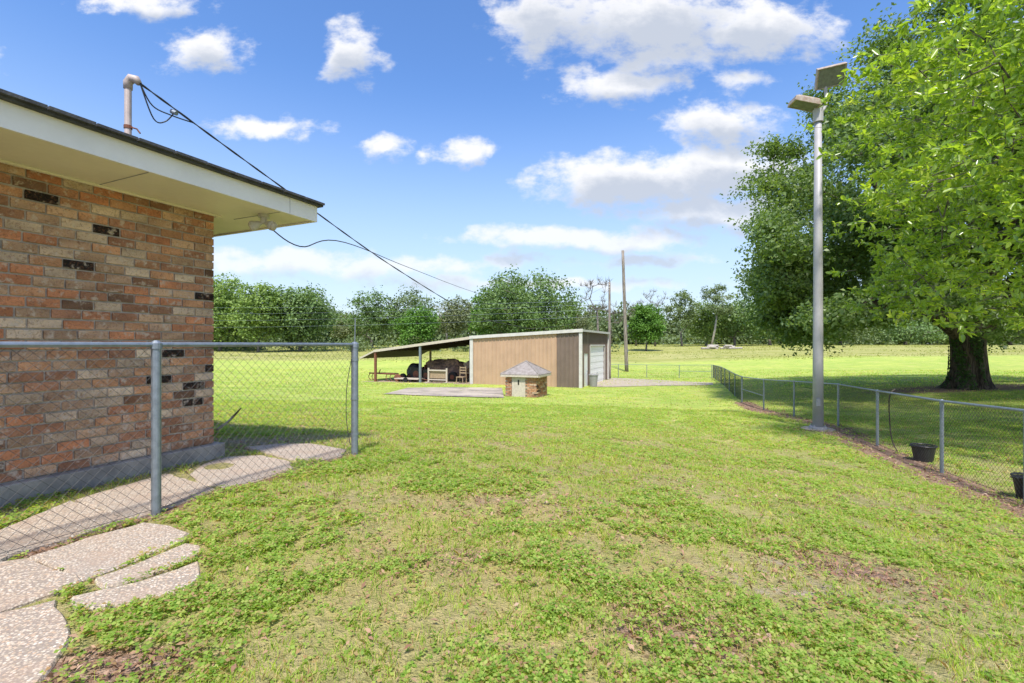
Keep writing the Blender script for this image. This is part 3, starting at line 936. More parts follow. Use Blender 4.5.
def shoebox(c, yaw, pitch, roll, size, lab):
    mt = Matrix.Rotation(yaw, 3, 'Z') @ Matrix.Rotation(pitch, 3, 'X') @ Matrix.Rotation(roll, 3, 'Y')
    ax = tuple(mt @ Vector(v) for v in ((1, 0, 0), (0, 1, 0), (0, 0, 1)))
    X, Y, Z = ax
    c = Vector(c); a_, b_, d_ = size
    mm = M()
    ring = lambda k, z, s=1: [c + X * (i * a_ / 2 * s) + Y * (j * b_ / 2 * s) + Z * z for i, j in ((-1, -1), (1, -1), (1, 1), (-1, 1))]
    vs = ring(0, -d_ / 2) + ring(0, d_ * .15) + ring(0, d_ / 2, .72) + ring(0, -d_ / 2, .88) + ring(0, -d_ / 2 + .03, .88)
    fs = [(0, 1, 5, 4), (1, 2, 6, 5), (2, 3, 7, 6), (3, 0, 4, 7), (4, 5, 9, 8), (5, 6, 10, 9), (6, 7, 11, 10), (7, 4, 8, 11), (8, 9, 10, 11),
          (0, 12, 13, 1), (1, 13, 14, 2), (2, 14, 15, 3), (3, 15, 12, 0), (12, 16, 17, 13), (13, 17, 18, 14), (14, 18, 19, 15), (15, 19, 16, 12)]
    mm.add(vs, fs)
    o = mm.build("floodlight", MAT['rustbox'], lp, bevel=.008)
    o['label'] = lab
    mm = M(); mm.box(c - Z * (d_ / 2 - .02), (a_ * .87, b_ * .87, .012), ax); mm.build("lens", MAT['lens'], o)
shoebox((lx + .24, ly - .12, lt + 1.06), R(-24), R(-50), R(-9), (.68, .52, .22), "upper floodlight tilted to face the lawn")
shoebox((lx - .36, ly - .02, lt + .40), R(-5), R(0), R(14), (.70, .44, .19), "lower floodlight pointing left")

# ------------------------------------------------------------------ barn
def bp_(s, v, z):
    p = BL + UB * s + VB * v
    return Vector((p.x, p.y, z))
AXB = (UB, VB, Vector((0, 0, 1)))
barn = empty("metal_barn", bp_(4, 4, BZ), "tan and brown metal barn with white roll-up door and open lean-to", "barn")
DEP = 8.5
ztL, ztN = 1.72, 2.13
def ztop(s): return ztL + (ztN - ztL) * s / 8.3
def wall_poly(s0, s1, v0, v1, name, mat, ribs_front=True):
    mm = M()
    # corrugated sheet along s at v0 (front), solid behind
    n_ = int((s1 - s0) / .1); rows = []
    prof = []
    s = s0
    while s < s1 - 1e-6:
        prof += [(s, 0), (min(s + .20, s1), 0), (min(s + .225, s1), -.035), (min(s + .275, s1), -.035)]
        s += .30
    prof.append((s1, 0))
    vs = []; fs = []
    for s, d in prof:
        vs.append(bp_(s, v0 + d, BZ - .3)); vs.append(bp_(s, v0 + d, ztop(s)))
    for i in range(len(prof) - 1):
        fs.append((2 * i, 2 * i + 2, 2 * i + 3, 2 * i + 1))
    mm.add(vs, fs)
    # back skin gives it thickness
    mm.add([bp_(s0, v0 + .08, BZ - .3), bp_(s1, v0 + .08, BZ - .3), bp_(s1, v0 + .08, ztop(s1)), bp_(s0, v0 + .08, ztop(s0))], [(0, 3, 2, 1)])
    return mm.build(name, mat, barn)
wall_poly(0, 6.65, 0, 0, "siding", MAT['tan'])
o = wall_poly(6.65, 8.3, 0, 0, "siding", MAT['brown']); o['label'] = "darker brown siding panels near the corner"
# side wall with openings (along v at s=8.3)
def side_piece(mm, v0, v1, z0, z1):
    v = v0
    while v < v1 - 1e-6:
        e = min(v + .3, v1)
        mm.box(bp_(8.26, (v + e) / 2, (z0 + z1) / 2), (.08, e - v, z1 - z0), AXB)
        if e - v > .2: mm.box(bp_(8.315, e - .05, (z0 + z1) / 2), (.03, .05, z1 - z0), AXB)
        v = e
mm = M()
zD = BZ + 2.80; zW = BZ + 2.3
side_piece(mm, 0, .9, BZ - .3, ztN); side_piece(mm, .9, 2.0, zW, ztN); side_piece(mm, 2.0, 2.6, BZ - .3, ztN)
side_piece(mm, 2.6, 7.3, zD, ztN - .05); side_piece(mm, 7.3, DEP, BZ - .3, ztN - .1)
mm.build("side_wall", MAT['brown'], barn)
mm = M(); mm.box(bp_(4.15, DEP, (BZ + ztL) / 2 - .1), (8.2, .08, ztL - BZ), AXB); mm.box(bp_(.04, DEP / 2, (BZ + ztL) / 2 - .1), (.08, DEP - .1, ztL - BZ), AXB)
mm.build("rear_wall", MAT['tan'], barn)
mm = M()
for i in range(12):
    z0 = BZ - .05 + i * 2.85 / 12
    mm.box(bp_(8.22 + (.012 if i % 2 else 0), 4.95, z0 + .115), (.03, 4.7, .232), AXB)
rd = mm.build("roll_up_door", MAT['door'], barn)
mm = M(); mm.box(bp_(8.26, 4.95, BZ + .75), (.06, .3, .04), AXB); mm.build("handle", MAT['galv'], rd)
mm = M()
mm.box(bp_(8.325, 2.55, BZ + 1.4), (.03, .12, 2.9), AXB); mm.box(bp_(8.325, 7.35, BZ + 1.4), (.03, .12, 2.9), AXB); mm.box(bp_(8.325, 4.95, zD + .06), (.03, 4.68, .12), AXB)
mm.build("door_frame", MAT['trim'], barn)
mm = M(); mm.box(bp_(8.25, 1.45, (BZ + zW) / 2), (.05, 1.06, zW - BZ), AXB); wd = mm.build("door", MAT['door'], barn)
mm = M(); mm.tube([bp_(8.28, 1.85, BZ + 1.05), bp_(8.34, 1.85, BZ + 1.05)], .03, 8); mm.build("handle", MAT['galv'], wd)
mm = M()
for a_, sz_ in ((bp_(8.33, -.03, (BZ + ztN) / 2), (.22, .12, ztN - BZ + .1)), (bp_(.08, -.06, (BZ + ztL) / 2), (.26, .06, ztL - BZ + .1)), (bp_(8.335, DEP, (BZ + ztN) / 2), (.15, .2, ztN - BZ - .1))):
    mm = M(); mm.box(a_, sz_, AXB); mm.build("corner_trim", MAT['trim'], barn)

mm = M()
def slab4(mm, pts, th):
    mm.add([p for p in pts] + [p + Vector((0, 0, th)) for p in pts], [(0, 3, 2, 1), (4, 5, 6, 7), (0, 1, 5, 4), (1, 2, 6, 5), (2, 3, 7, 6), (3, 0, 4, 7)])
slab4(mm, [bp_(-.05, -.12, ztop(0)), bp_(8.45, -.12, ztop(8.45)), bp_(8.45, DEP + .1, ztop(8.45)), bp_(-.05, DEP + .1, ztop(0))], .05)
mm.build("roof", MAT['trim'], barn)
mm = M()
slab4(mm, [bp_(-.05, -.16, ztop(0) - .1), bp_(8.5, -.16, ztop(8.5) - .1), bp_(8.5, -.123, ztop(8.5) - .1), bp_(-.05, -.123, ztop(0) - .1)], .22)
slab4(mm, [bp_(8.455, -.12, ztop(8.5) - .07), bp_(8.49, -.12, ztop(8.5) - .07), bp_(8.49, DEP + .1, ztop(8.5) - .07), bp_(8.455, DEP + .1, ztop(8.5) - .07)], .15)
mm.build("roof_trim", MAT['trim'], barn)
# lean-to
zl0, zl1, zl2 = ztL - .03, CAMZ - .52, CAMZ - 1.15
mm = M()
slab4(mm, [bp_(-8.89, -.1, zl1), bp_(-.06, -.1, zl0), bp_(-.06, DEP - .3, zl0), bp_(-8.89, DEP - .3, zl1)], .05)
slab4(mm, [bp_(-10.3, -.1, zl2), bp_(-8.89, -.1, zl1), bp_(-8.89, DEP - .3, zl1), bp_(-10.3, DEP - .3, zl2)], .05)
for q_ in range(1, 9):
    s = -q_ * .98
    zz = zl0 + (zl1 - zl0) * (-s / 8.89)
    mm.box(bp_(s, DEP / 2 - .2, zz - .05), (.06, DEP - .4, .1), AXB)
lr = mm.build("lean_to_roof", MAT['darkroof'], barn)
mm = M()
slab4(mm, [bp_(-8.89, -.14, zl1 - .1), bp_(-.06, -.14, zl0 - .1), bp_(-.06, -.103, zl0 - .1), bp_(-8.89, -.103, zl1 - .1)], .2)
slab4(mm, [bp_(-10.32, -.14, zl2 - .05), bp_(-8.90, -.14, zl1 - .1), bp_(-8.90, -.103, zl1 - .1), bp_(-10.32, -.103, zl2 - .05)], .14)
mm.build("edge_board", MAT['palewood'], lr)
gb = BZ - .4
for s, v, zz, mt in ((-8.8, 0, zl1, 'rust'), (-4.45, 0, (zl0 + zl1) / 2, 'galv'), (-8.8, DEP - .5, zl1, 'wood'), (-4.4, DEP - .5, (zl0 + zl1) / 2, 'wood')):
    mm = M(); mm.box(bp_(s, v, (gb + zz) / 2), (.16, .16, zz - gb - .02), AXB)
    mm.build("support_post", MAT[mt], barn)

# trash can beside the barn
tcx, tcy = 5.63, 32.5
tz = h1(tcx, tcy)
to = empty("trash_can", (tcx, tcy, tz), "grey trash can beside the barn's white door", "trash can")
mm = M(); mm.tube([(tcx, tcy, tz - .02), (tcx, tcy, tz + .78)], [.24, .31], 4 * 4); mm.build("bin_body", MAT['grey'], to)
mm = M(); mm.tube([(tcx, tcy, tz + .78), (tcx, tcy, tz + .84), (tcx, tcy, tz + .9)], [.34, .34, .1], 16); mm.build("lid", MAT['grey'], to)

# ------------------------------------------------------------------ well house
WU = Vector((.93, -.36, 0)).normalized(); WV = Vector((.36, .93, 0)).normalized()
WN = Vector((1.25, 23.9, 0)); WL = 1.72; WD = 1.75
wz = h1(WN.x - .4, WN.y + .9) - .02
def wp(s, v, z):
    p = WN + WU * s + WV * v
    return Vector((p.x, p.y, wz + z))
AXW = (WU, WV, Vector((0, 0, 1)))
who = empty("brick_well_house", wp(-WL / 2, WD / 2, 0), "small brick well house with hipped shingle roof and white door", "well house")
mm = M(); mm.box(wp(-WL / 2, WD / 2, .52), (WL - .04, WD - .04, 1.36), AXW); ww = mm.build("wall", MAT['mortar'], who)
for side in range(2):
    mm = M()
    for r_ in range(15):
        z = r_ * .083 + .03
        s = (0 if r_ % 2 else .12)
        top_ = WL if side == 0 else WD
        while s < top_ - .02:
            ln = min(.243, top_ - s)
            col = random.choices(cols, wts)[0]
            col = tuple(min(.8, c * 1.05) for c in col)
            if side == 0:
                if not (.38 < s + ln / 2 < 1.14): mm.box(wp(-WL + s + ln / 2, .0, z), (ln - .014, .06, .069), AXW, col)
            else:
                mm.box(wp(0, s + ln / 2, z), (.06, ln - .014, .069), AXW, col)
            s += ln
    if side == 1: mm.build("bricks", MAT['brick'], ww)
    else:
        for lo_ in (True, False):
            m2 = M()
            for b0 in range(0, len(mm.v), 8):
                vs_ = mm.v[b0:b0 + 8]; c_s = (sum((Vector(v_) for v_ in vs_), Vector()) / 8 - WN).dot(WU) + WL
                if (c_s < .76) == lo_: m2.add(vs_, [(0, 2, 3, 1), (4, 5, 7, 6), (0, 1, 5, 4), (2, 6, 7, 3), (0, 4, 6, 2), (1, 3, 7, 5)]); m2.c += mm.c[b0:b0 + 8]
            m2.build("bricks", MAT['brick'], ww)
mm = M(); mm.box(wp(-WL + .76, -.03, .60), (.74, .05, 1.1), AXW); wdr = mm.build("door", MAT['palewood'], who, bevel=.006)
mm = M(); mm.box(wp(-WL + .76, -.062, .80), (.07, .02, .26), AXW); mm.build("latch", MAT['black'], wdr)
mm = M()
ev = .2
ring = [wp(-WL - ev, -ev, 1.17), wp(ev, -ev, 1.17), wp(ev, WD + ev, 1.17), wp(-WL - ev, WD + ev, 1.17)]
up = [p + Vector((0, 0, .05)) for p in ring]
apx = wp(-WL / 2, WD / 2, 1.87)
mm.add(ring + up + [apx], [(0, 3, 2, 1), (0, 1, 5, 4), (1, 2, 6, 5), (2, 3, 7, 6), (3, 0, 4, 7), (4, 5, 8), (5, 6, 8), (6, 7, 8), (7, 4, 8)])
wr_ = mm.build("roof", MAT['shingle2'], who)
mm = M()
for p in up: mm.tube([p + Vector((0, 0, .01)), apx + Vector((0, 0, .015))], .03, 6)
mm.build("ridge_cap", MAT['shingle2'], wr_)
mm = M()
for a_, b_ in zip(ring, ring[1:] + ring[:1]):
    c = (a_ + b_) / 2; d = (b_ - a_).normalized()
    mm.box(c - Vector((0, 0, .045)), ((b_ - a_).length - .06, .03, .09), (d, Vector((-d.y, d.x, 0)), Vector((0, 0, 1))))
mm.build("eave_board", MAT['palewood'], who)

# ------------------------------------------------------------------ utility poles and lines
def upole(x, y, ztop_, r0, r1, label, lean=(0, 0)):
    z = h1(x, y)
    o = empty("utility_pole", (x, y, z), label, "utility pole", "utility poles behind the barn")
    mm = M(); n_ = 8
    mm.tube([(x + lean[0] * (1 - k / n_), y + lean[1] * (1 - k / n_), z - .3 + (ztop_ - z + .3) * k / n_) for k in range(n_ + 1)], [r0 + (r1 - r0) * k / n_ for k in range(n_ + 1)], 12)
    mm.build("shaft", MAT['pole'], o, smooth=True)
    return o, z
ty = 53.0
o, z = upole((622.8 - 512) / F * ty, ty, CAMZ + (344.6 - 250.5) * ty / F, .22, .15, "tall dark wooden utility pole behind the barn", (.45, 0))
for k in (2.2, 5):
    mm = M(); mm.tube([(13.0, ty - .24, z + k), (13.0, ty - .24, z + k + .3)], .05, 6); mm.build("pole_tag", MAT['galv'], o)
o, z = upole(P2X, P2Y, p2top.z, .13, .09, "shorter pale utility pole at the right corner of the barn")
for k in range(3):
    mm = M(); mm.tube([(P2X - .1, P2Y - .1, p2top.z - .25 - .22 * k), (P2X - .02, P2Y - .1, p2top.z - .25 - .22 * k)], .04, 8); mm.build("insulator", MAT['trim'], o)
for k, (yl, yr) in enumerate(((310, 300), (317, 304), (324.5, 309), (331, 316))):
    A_ = pix3(90, yl - 4, 58); B_ = pix3(609.2, yr, P2Y - .1)
    mm = M(); mm.tube(sag(A_, B_, .4, 24), .009, 4)
    o = mm.build("power_line", MAT['galv'], origin=A_)
    props(o, ["highest of the four thin wires in front of the left trees", "second highest of the four thin wires before the left trees",
              "third from top of the four thin wires before the left trees", "lowest of the four thin wires in front of the left trees"][k], "wire", "thin power lines before the tree line")

# ------------------------------------------------------------------ things under the lean-to
def lump(name, c, size, mat, label, cat, seed, rough=.18, parent=None, spikes=0, origin=True):
    rr = random.Random(seed)
    mm = M(); nu, nv_ = 28, 12; vs = []; fs = []
    ph = [rr.uniform(0, 6.3) for _ in range(8)]
    for j in range(nv_ + 1):
        el = j / nv_ * math.pi / 2
        for i in range(nu):
            an = 2 * math.pi * i / nu
            k = 1 + rough * (math.sin(3 * an + ph[0] + el * 2) * .6 + math.sin(7 * an + ph[1] - 3 * el) * .35 + math.sin(5 * el + ph[2] + 2 * an) * .5) + rr.uniform(-.03, .03)
            ce = math.cos(el) ** .55; se = math.sin(el) ** .8
            p = UB * (size[0] / 2 * ce * math.cos(an) * k) + VB * (size[1] / 2 * ce * math.sin(an) * k)
            vs.append(Vector((c[0] + p.x, c[1] + p.y, c[2] + size[2] * se * (1 + (k - 1) * .6))))
    for j in range(nv_):
        for i in range(nu):
            fs.append((j * nu + i, j * nu + (i + 1) % nu, (j + 1) * nu + (i + 1) % nu, (j + 1) * nu + i))
    mm.add(vs, fs)
    return mm.build(name, mat, parent, origin=None if parent else c)

sz = h1(-8, 39) - .01
c = bp_(-3.9, 3.2, sz)
t_ = empty("covered_machine", c, "large farm machine under a dark brown tarp beneath the lean-to", "farm machine")
lump("tarp", c + Vector((0, 0, .25)), (4.0, 2.4, 1.45), MAT['tarp'], None, None, 3, parent=t_)
for s, r_ in ((-1.3, .5), (1.2, .42)):
    mm = M(); q_ = bp_(-3.9 + s, 1.95, sz + r_); mm.tube([q_ - VB * .12, q_ + VB * .12], r_, 20)
    whl = mm.build("wheel", MAT['black'], t_, bevel=.03)
    mm = M(); mm.tube([q_ - VB * .135, q_ - VB * .10], r_ * .45, 14); mm.build("hub", MAT['rust'], whl)
mm = M()
for k in range(5):
    a_ = bp_(-4.6 + k * .22, 1.85, sz + .1); mm.tube(smooth_path([a_, a_ + UB * (.25) + Vector((0, 0, .45)), a_ + UB * .1 + VB * .1 + Vector((0, 0, .95))], 4), .025, 6)
mm.build("rake_tines", MAT['rust'], t_)
c = bp_(-6.6, 2.4, sz)
t_ = empty("old_tractor", c, "small black rusty tractor left of the tarped machine under the lean-to", "tractor")
lump("hood", c + Vector((0, 0, .55)), (1.5, .9, .85), MAT['black'], None, None, 9, .1, parent=t_)
for s, v, r_ in ((-.9, -.5, .3), (-.9, .5, .3), (.55, -.6, .58), (.55, .6, .58)):
    mm = M(); q_ = c + UB * s + VB * v + Vector((0, 0, r_)); mm.tube([q_ - VB * .12, q_ + VB * .12], r_, 20); whl = mm.build("wheel", MAT['black'], t_, bevel=.04)
    mm = M(); mm.tube([q_ - VB * .14, q_ + VB * .14], r_ * .5, 12); mm.build("hub", MAT['rust'], whl)
mm = M(); mm.tube([c + UB * .2 + Vector((0, 0, 1.0)), c + UB * .45 + Vector((0, 0, 1.35))], .03, 6)
cc_ = c + UB * .45 + Vector((0, 0, 1.35)); mm.tube([cc_ + UB * (.02 * 0) + VB * (.2 * math.cos(a_)) + (UB * .6 + Vector((0, 0, .8))).normalized() * (.2 * math.sin(a_)) for a_ in [k * math.pi / 6 for k in range(13)]], .02, 6)
mm.build("steering_wheel", MAT['black'], t_)
mm = M(); mm.box(c + UB * .85 + Vector((0, 0, .95)), (.4, .45, .08), AXB); mm.box(c + UB * 1.05 + Vector((0, 0, 1.15)), (.07, .45, .4), AXB); mm.build("seat", MAT['rust'], t_, bevel=.02)
# red plough in front of the first post
c = bp_(-8.9, .9, sz)
t_ = empty("old_plough", c, "rusty red plough frame with hitch beside the left lean-to post", "plough")
mm = M()
mm.tube([c - UB * 1.3 + Vector((0, 0, .62)), c + UB * 1.35 + Vector((0, 0, .58))], .06, 8)
mm.tube([c - UB * 1.3 + Vector((0, 0, .62)), c - UB * .2 + VB * .7 + Vector((0, 0, .6)), c + UB * 1.3 + VB * .5 + Vector((0, 0, .6))], .05, 8)
mm.tube([c - UB * .3 + Vector((0, 0, .6)), c - UB * .15 + Vector((0, 0, .95))], .04, 8)
mm.build("frame", MAT['rust'], t_)
for s in (-1.2, -.85, -.5, .6, 1.0):
    mm = M(); a_ = c + UB * s + Vector((0, 0, .6)); mm.tube(smooth_path([a_, a_ - UB * .15 - Vector((0, 0, .2)), a_ - UB * .12 - Vector((0, 0, .42)), a_ + UB * .12 - Vector((0, 0, .58))], 4), .03, 6)
    mm.build("tine", MAT['rust'], t_)
mm = M(); q_ = c + UB * 1.6 + Vector((0, 0, .3)); mm.tube([q_ - VB * .1, q_ + VB * .1], .3, 18); mm.build("wheel", MAT['rust'], t_, bevel=.03)
# low trailer
c = bp_(-6.0, .75, sz)
t_ = empty("flat_trailer", c, "low flat trailer with a yellowish deck in front of the tractor", "trailer")
mm = M(); mm.box(c + Vector((0, 0, .28)), (2.3, 1.0, .07), AXB); mm.build("deck", MAT['palewood'], t_)
mm = M(); mm.tube([c + UB * 1.1 + Vector((0, 0, .25)), c + UB * 1.9 + Vector((0, 0, .2))], .035, 6); mm.tube([c - UB * 1.2 + Vector((0, 0, .2)), c + UB * 1.2 + Vector((0, 0, .2))], .04, 6); mm.build("tongue", MAT['rust'], t_)
for v in (-.55, .55):
    mm = M(); q_ = c + VB * v + Vector((0, 0, .2)); mm.tube([q_ - VB * .06, q_ + VB * .06], .2, 16); mm.build("wheel", MAT['black'], t_)
# white frame rack by the middle post
c = bp_(-3.1, .35, sz)
t_ = empty("wooden_rack", c, "pale wooden rack standing beside the middle lean-to post", "rack")
for s in (-.82, .82):
    mm = M(); mm.box(c + UB * s + Vector((0, 0, .60)), (.11, .12, 1.2), AXB); mm.box(c + UB * s + Vector((0, 0, .06)), (.18, .8, .1), AXB); mm.build("leg", MAT['palewood'], t_)
mm = M(); mm.box(c + Vector((0, 0, 1.02)), (1.53, .06, .11), AXB); mm.box(c + Vector((0, 0, .30)), (1.53, .06, .09), AXB); mm.build("crossbar", MAT['palewood'], t_)
mm = M(); mm.box(c + VB * .1 + Vector((0, 0, .68)), (1.5, .04, .56), AXB); mm.build("panel", MAT['wood'], t_)
# wooden chair
c = bp_(-1.15, .6, sz)
t_ = empty("wooden_chair", c, "tall weathered wooden chair between the pale rack and the barn wall", "chair")
for s, v, hh in ((-.25, -.25, .55), (.25, -.25, .55), (-.25, .25, 1.35), (.25, .25, 1.35)):
    mm = M(); mm.tube([c + UB * s * 1.15 + VB * v * 1.1 , c + UB * s + VB * v + Vector((0, 0, hh))], .035, 6); mm.build("leg", MAT['wood'], t_)
mm = M(); mm.box(c + Vector((0, 0, .55)), (.6, .58, .05), AXB); mm.build("seat", MAT['wood'], t_)
mm = M()
for z in (.85, 1.05, 1.25): mm.box(c + VB * .25 + Vector((0, 0, z)), (.5, .03, .09), AXB)
mm.build("backrest", MAT['wood'], t_)
# tarped boat near the barn wall
c = bp_(-1.2, 3.6, sz)
t_ = empty("boat_on_stand", c, "tan boat under a dark cover raised beside the barn wall", "boat")
mm = M()
vs = []
for i in range(13):
    f = i / 12; wd_ = .85 * math.sin(math.pi * min(1, .25 + f * .75)) ** .6 * (1 if f < .6 else 1)
    if f < .3: wd_ = .85 * (f / .3) ** .6
    x_ = -2.2 + 4.0 * f; kz = .75 + (.35 * (1 - f / .3) ** 2 if f < .3 else 0)
    for j, (a_, b_) in enumerate(((-1, 1.45), (-.8, .95), (0, 0), (.8, .95), (1, 1.45))):
        vs.append(c + VB * x_ + UB * (a_ * max(wd_, .02)) + Vector((0, 0, kz + (b_ - 0) * (1.35 - .75) / 1.45 * 1.0)))
fs = [(i * 5 + j, i * 5 + j + 1, (i + 1) * 5 + j + 1, (i + 1) * 5 + j) for i in range(12) for j in range(4)] + [(60, 61, 62, 63, 64)]
mm.add(vs, fs); mm.build("hull", MAT['greytarp'], t_)
lump("cover", c + VB * .0 + Vector((0, 0, 1.3)), (1.7, 3.4, .55), MAT['tarp'], None, None, 5, .1, parent=t_)
for v in (-1.2, 1.2):
    mm = M(); mm.box(c + VB * v + Vector((0, 0, .75)), (1.6, .12, .1), AXB)
    for s in (-.6, .6): mm.box(c + VB * v + UB * s + Vector((0, 0, .35)), (.1, .1, .75), AXB)
    mm.build("stand", MAT['wood'], t_)

# ------------------------------------------------------------------ buckets, rod, stick
for k, (bx_, by_, r_, hh, lab) in enumerate(((7.66, 8.75, .185, .30, "black plastic planter pot standing beyond the nearest right fence post"),
                                             (6.98, 6.30, .20, .31, "black plastic planter pot cut by the right edge of the picture"))):
    z = h1(bx_, by_) + .01
    o = empty("planter_pot", (bx_, by_, z), lab, "pot", "black planter pots behind the right fence")
    mm = M(); n_ = 20
    prof = [(r_ * .76, 0), (r_ * .97, hh - .03), (r_ * .93, hh - .03), (r_ * .74, .05), (.001, .05)]
    vs = []; fs = []
    for rr_, z_ in prof:
        for i in range(n_): vs.append((bx_ + rr_ * math.cos(2 * math.pi * i / n_), by_ + rr_ * math.sin(2 * math.pi * i / n_), z + z_))
    for j in range(len(prof) - 1):
        for i in range(n_): fs.append((j * n_ + i, j * n_ + (i + 1) % n_, (j + 1) * n_ + (i + 1) % n_, (j + 1) * n_ + i))
    mm.add(vs, fs); mm.build("container", MAT['black'], o)
    mm = M(); mm.tube([(bx_ + (r_ * .98 + .004) * math.cos(a_), by_ + (r_ * .98 + .004) * math.sin(a_), z + hh - .015) for a_ in [2 * math.pi * i / 20 for i in range(21)]], .014, 6)
    mm.build("rim", MAT['black'], o)
    for s_ in (-1, 1):
        mm = M(); mm.box((bx_ + s_ * (r_ + .03), by_, z + hh - .02), (.06, .08, .015)); mm.build("handle", MAT['black'], o)
P0 = Vector((7.97, 10.25, 0)).lerp(Vector((7.16, 7.83, 0)), .22)
zz = h1(P0.x, P0.y)
mm = M(); mm.tube(smooth_path([P0 + Vector((.10, -.03, zz + 1.27)), P0 + Vector((-.01, -.06, zz + 1.2)), P0 + Vector((-.045, -.06, zz + 1.0)), P0 + Vector((-.03, -.07, zz + .5)), P0 + Vector((.0, -.1, zz + .2)), P0 + Vector((.07, -.16, zz - .02))], 5), .011, 8)
o = mm.build("bent_rod", MAT['oakbark'], origin=P0 + Vector((0, 0, zz)))
props(o, "dark bent rod hooked over the right fence between two posts", "rod")
s0, s1 = flat(217, 431), flat(243, 414)
mm = M(); mm.tube(smooth_path([flat(217, 431) + Vector((0, 0, .02)), flat(228, 425) + Vector((0, 0, .05)), flat(234, 423) + Vector((0, 0, .11)), flat(241, 424) + Vector((0, 0, .24))], 4), [.018] * 9 + [.015] * 2 + [.01] * 2, 7)
o = mm.build("fallen_branch", MAT['wood'], origin=s0)
props(o, "bare fallen branch on the ground past the house corner", "branch")

# ------------------------------------------------------------------ trees
def unit(v): return v / np.linalg.norm(v, axis=-1, keepdims=True)

def leaf_quads(pos, size, aspect, up=.4, outward=None, out_w=.5, droop=0.0, g=rng):
    """diamond leaves: base, side, tip, side"""
    n = len(pos)
    nrm = g.normal(size=(n, 3)); nrm[:, 2] += up * 2
    if outward is not None: nrm += outward * out_w * 2
    nrm = unit(nrm)
    ax = g.normal(size=(n, 3)); ax[:, 2] -= droop
    ax = unit(ax - nrm * (ax * nrm).sum(-1, keepdims=True))
    sd = np.cross(nrm, ax)
    s = (size * g.uniform(.65, 1.3, n))[:, None]
    w_ = s * aspect
    fold = nrm * s * .10
    v = np.stack([pos - ax * s * .5, pos + sd * w_ * .5 + ax * s * .05 + fold, pos + ax * s * .5 - nrm * s * .12, pos - sd * w_ * .5 + ax * s * .05 + fold], 1)
    return v.reshape(-1, 3)

def skeleton(top, trunk_base, cents, r_leaf=.02, r_max=.6, bend=.12, seed=1, inner=None):
    """joins clump centres to the trunk; returns list of (points, radii)"""
    rr = random.Random(seed)
    nodes = [Vector(top)]; parent = [-1]
    order = sorted(range(len(cents)), key=lambda i: (Vector(cents[i]) - Vector(top)).length)
    for i in order:
        c = Vector(cents[i])
        dt = (c - nodes[0]).length
        best = min(range(len(nodes)), key=lambda k: (nodes[k] - c).length + .35 * max(0, (nodes[k] - nodes[0]).length - dt * .8))
        a = nodes[best]
        L = (c - a).length
        m_ = a.lerp(c, .5) + Vector((rr.uniform(-1, 1), rr.uniform(-1, 1), rr.uniform(-.2, 1))) * L * bend
        nodes.append(m_); parent.append(best)
        nodes.append(c); parent.append(len(nodes) - 2)
    cnt = [0] * len(nodes)
    for i in range(len(nodes) - 1, 0, -1):
        if cnt[i] == 0: cnt[i] = 1
        cnt[parent[i]] += cnt[i] if i % 2 == 1 else cnt[i]
    rad = [min(r_max, r_leaf * (max(1, c_) ** .45)) for c_ in cnt]
    return nodes, parent, rad

def branches_mesh(mm, nodes, parent, rad, n=6):
    for i in range(1, len(nodes)):
        p = parent[i]
        r0 = min(rad[p], rad[i] * 1.35)
        a, b = nodes[p], nodes[i]
        if (b - a).length < 1e-3: continue
        mm.tube([a, a.lerp(b, .5), b], [r0, (r0 + rad[i]) / 2, rad[i]], n, cap=False)

def crown_points(n, c, rad, g, surf=.5, flat_bottom=-1.0, mind=0.0):
    out = []
    tries = 0
    while len(out) < n and tries < n * 60:
        tries += 1
        v = g.normal(size=3); v /= np.linalg.norm(v)
        r = g.uniform(0, 1) ** surf
        p = v * r
        if p[2] < flat_bottom: continue
        p = np.array(c) + p * np.array(rad)
        if mind and any(np.linalg.norm(p - q_) < mind for q_ in out): continue
        out.append(p)
    return np.array(out)

def foliage(cents, rc, per, size, aspect, g, centre, squash=.7, up=.4, shell=.45):
    """leaf sprays: each clump is a set of twigs with leaves along them"""
    P = []
    for c in cents:
        k = g.uniform(.7, 1.25)
        v = g.normal(size=(per, 3)); v = unit(v)
        r = g.uniform(0, 1, (per, 1)) ** shell
        lump_ = 1 + .35 * np.sin(v[:, :1] * 5 + c[0]) * np.cos(v[:, 1:2] * 4 + c[1]) + .25 * np.sin(v[:, 2:3] * 7 + c[2])
        p = v * r * rc * k * lump_
        p[:, 2] *= squash
        P.append(c + p)
    P = np.concatenate(P)
    ow = unit(P - np.array(centre))
    return leaf_quads(P, size, aspect, up=up, outward=ow, out_w=.35, g=g)

def trunk_mesh(mm, pts, rad, n=16, flare=0, seed=0):
    mm.tube(pts, rad, n)

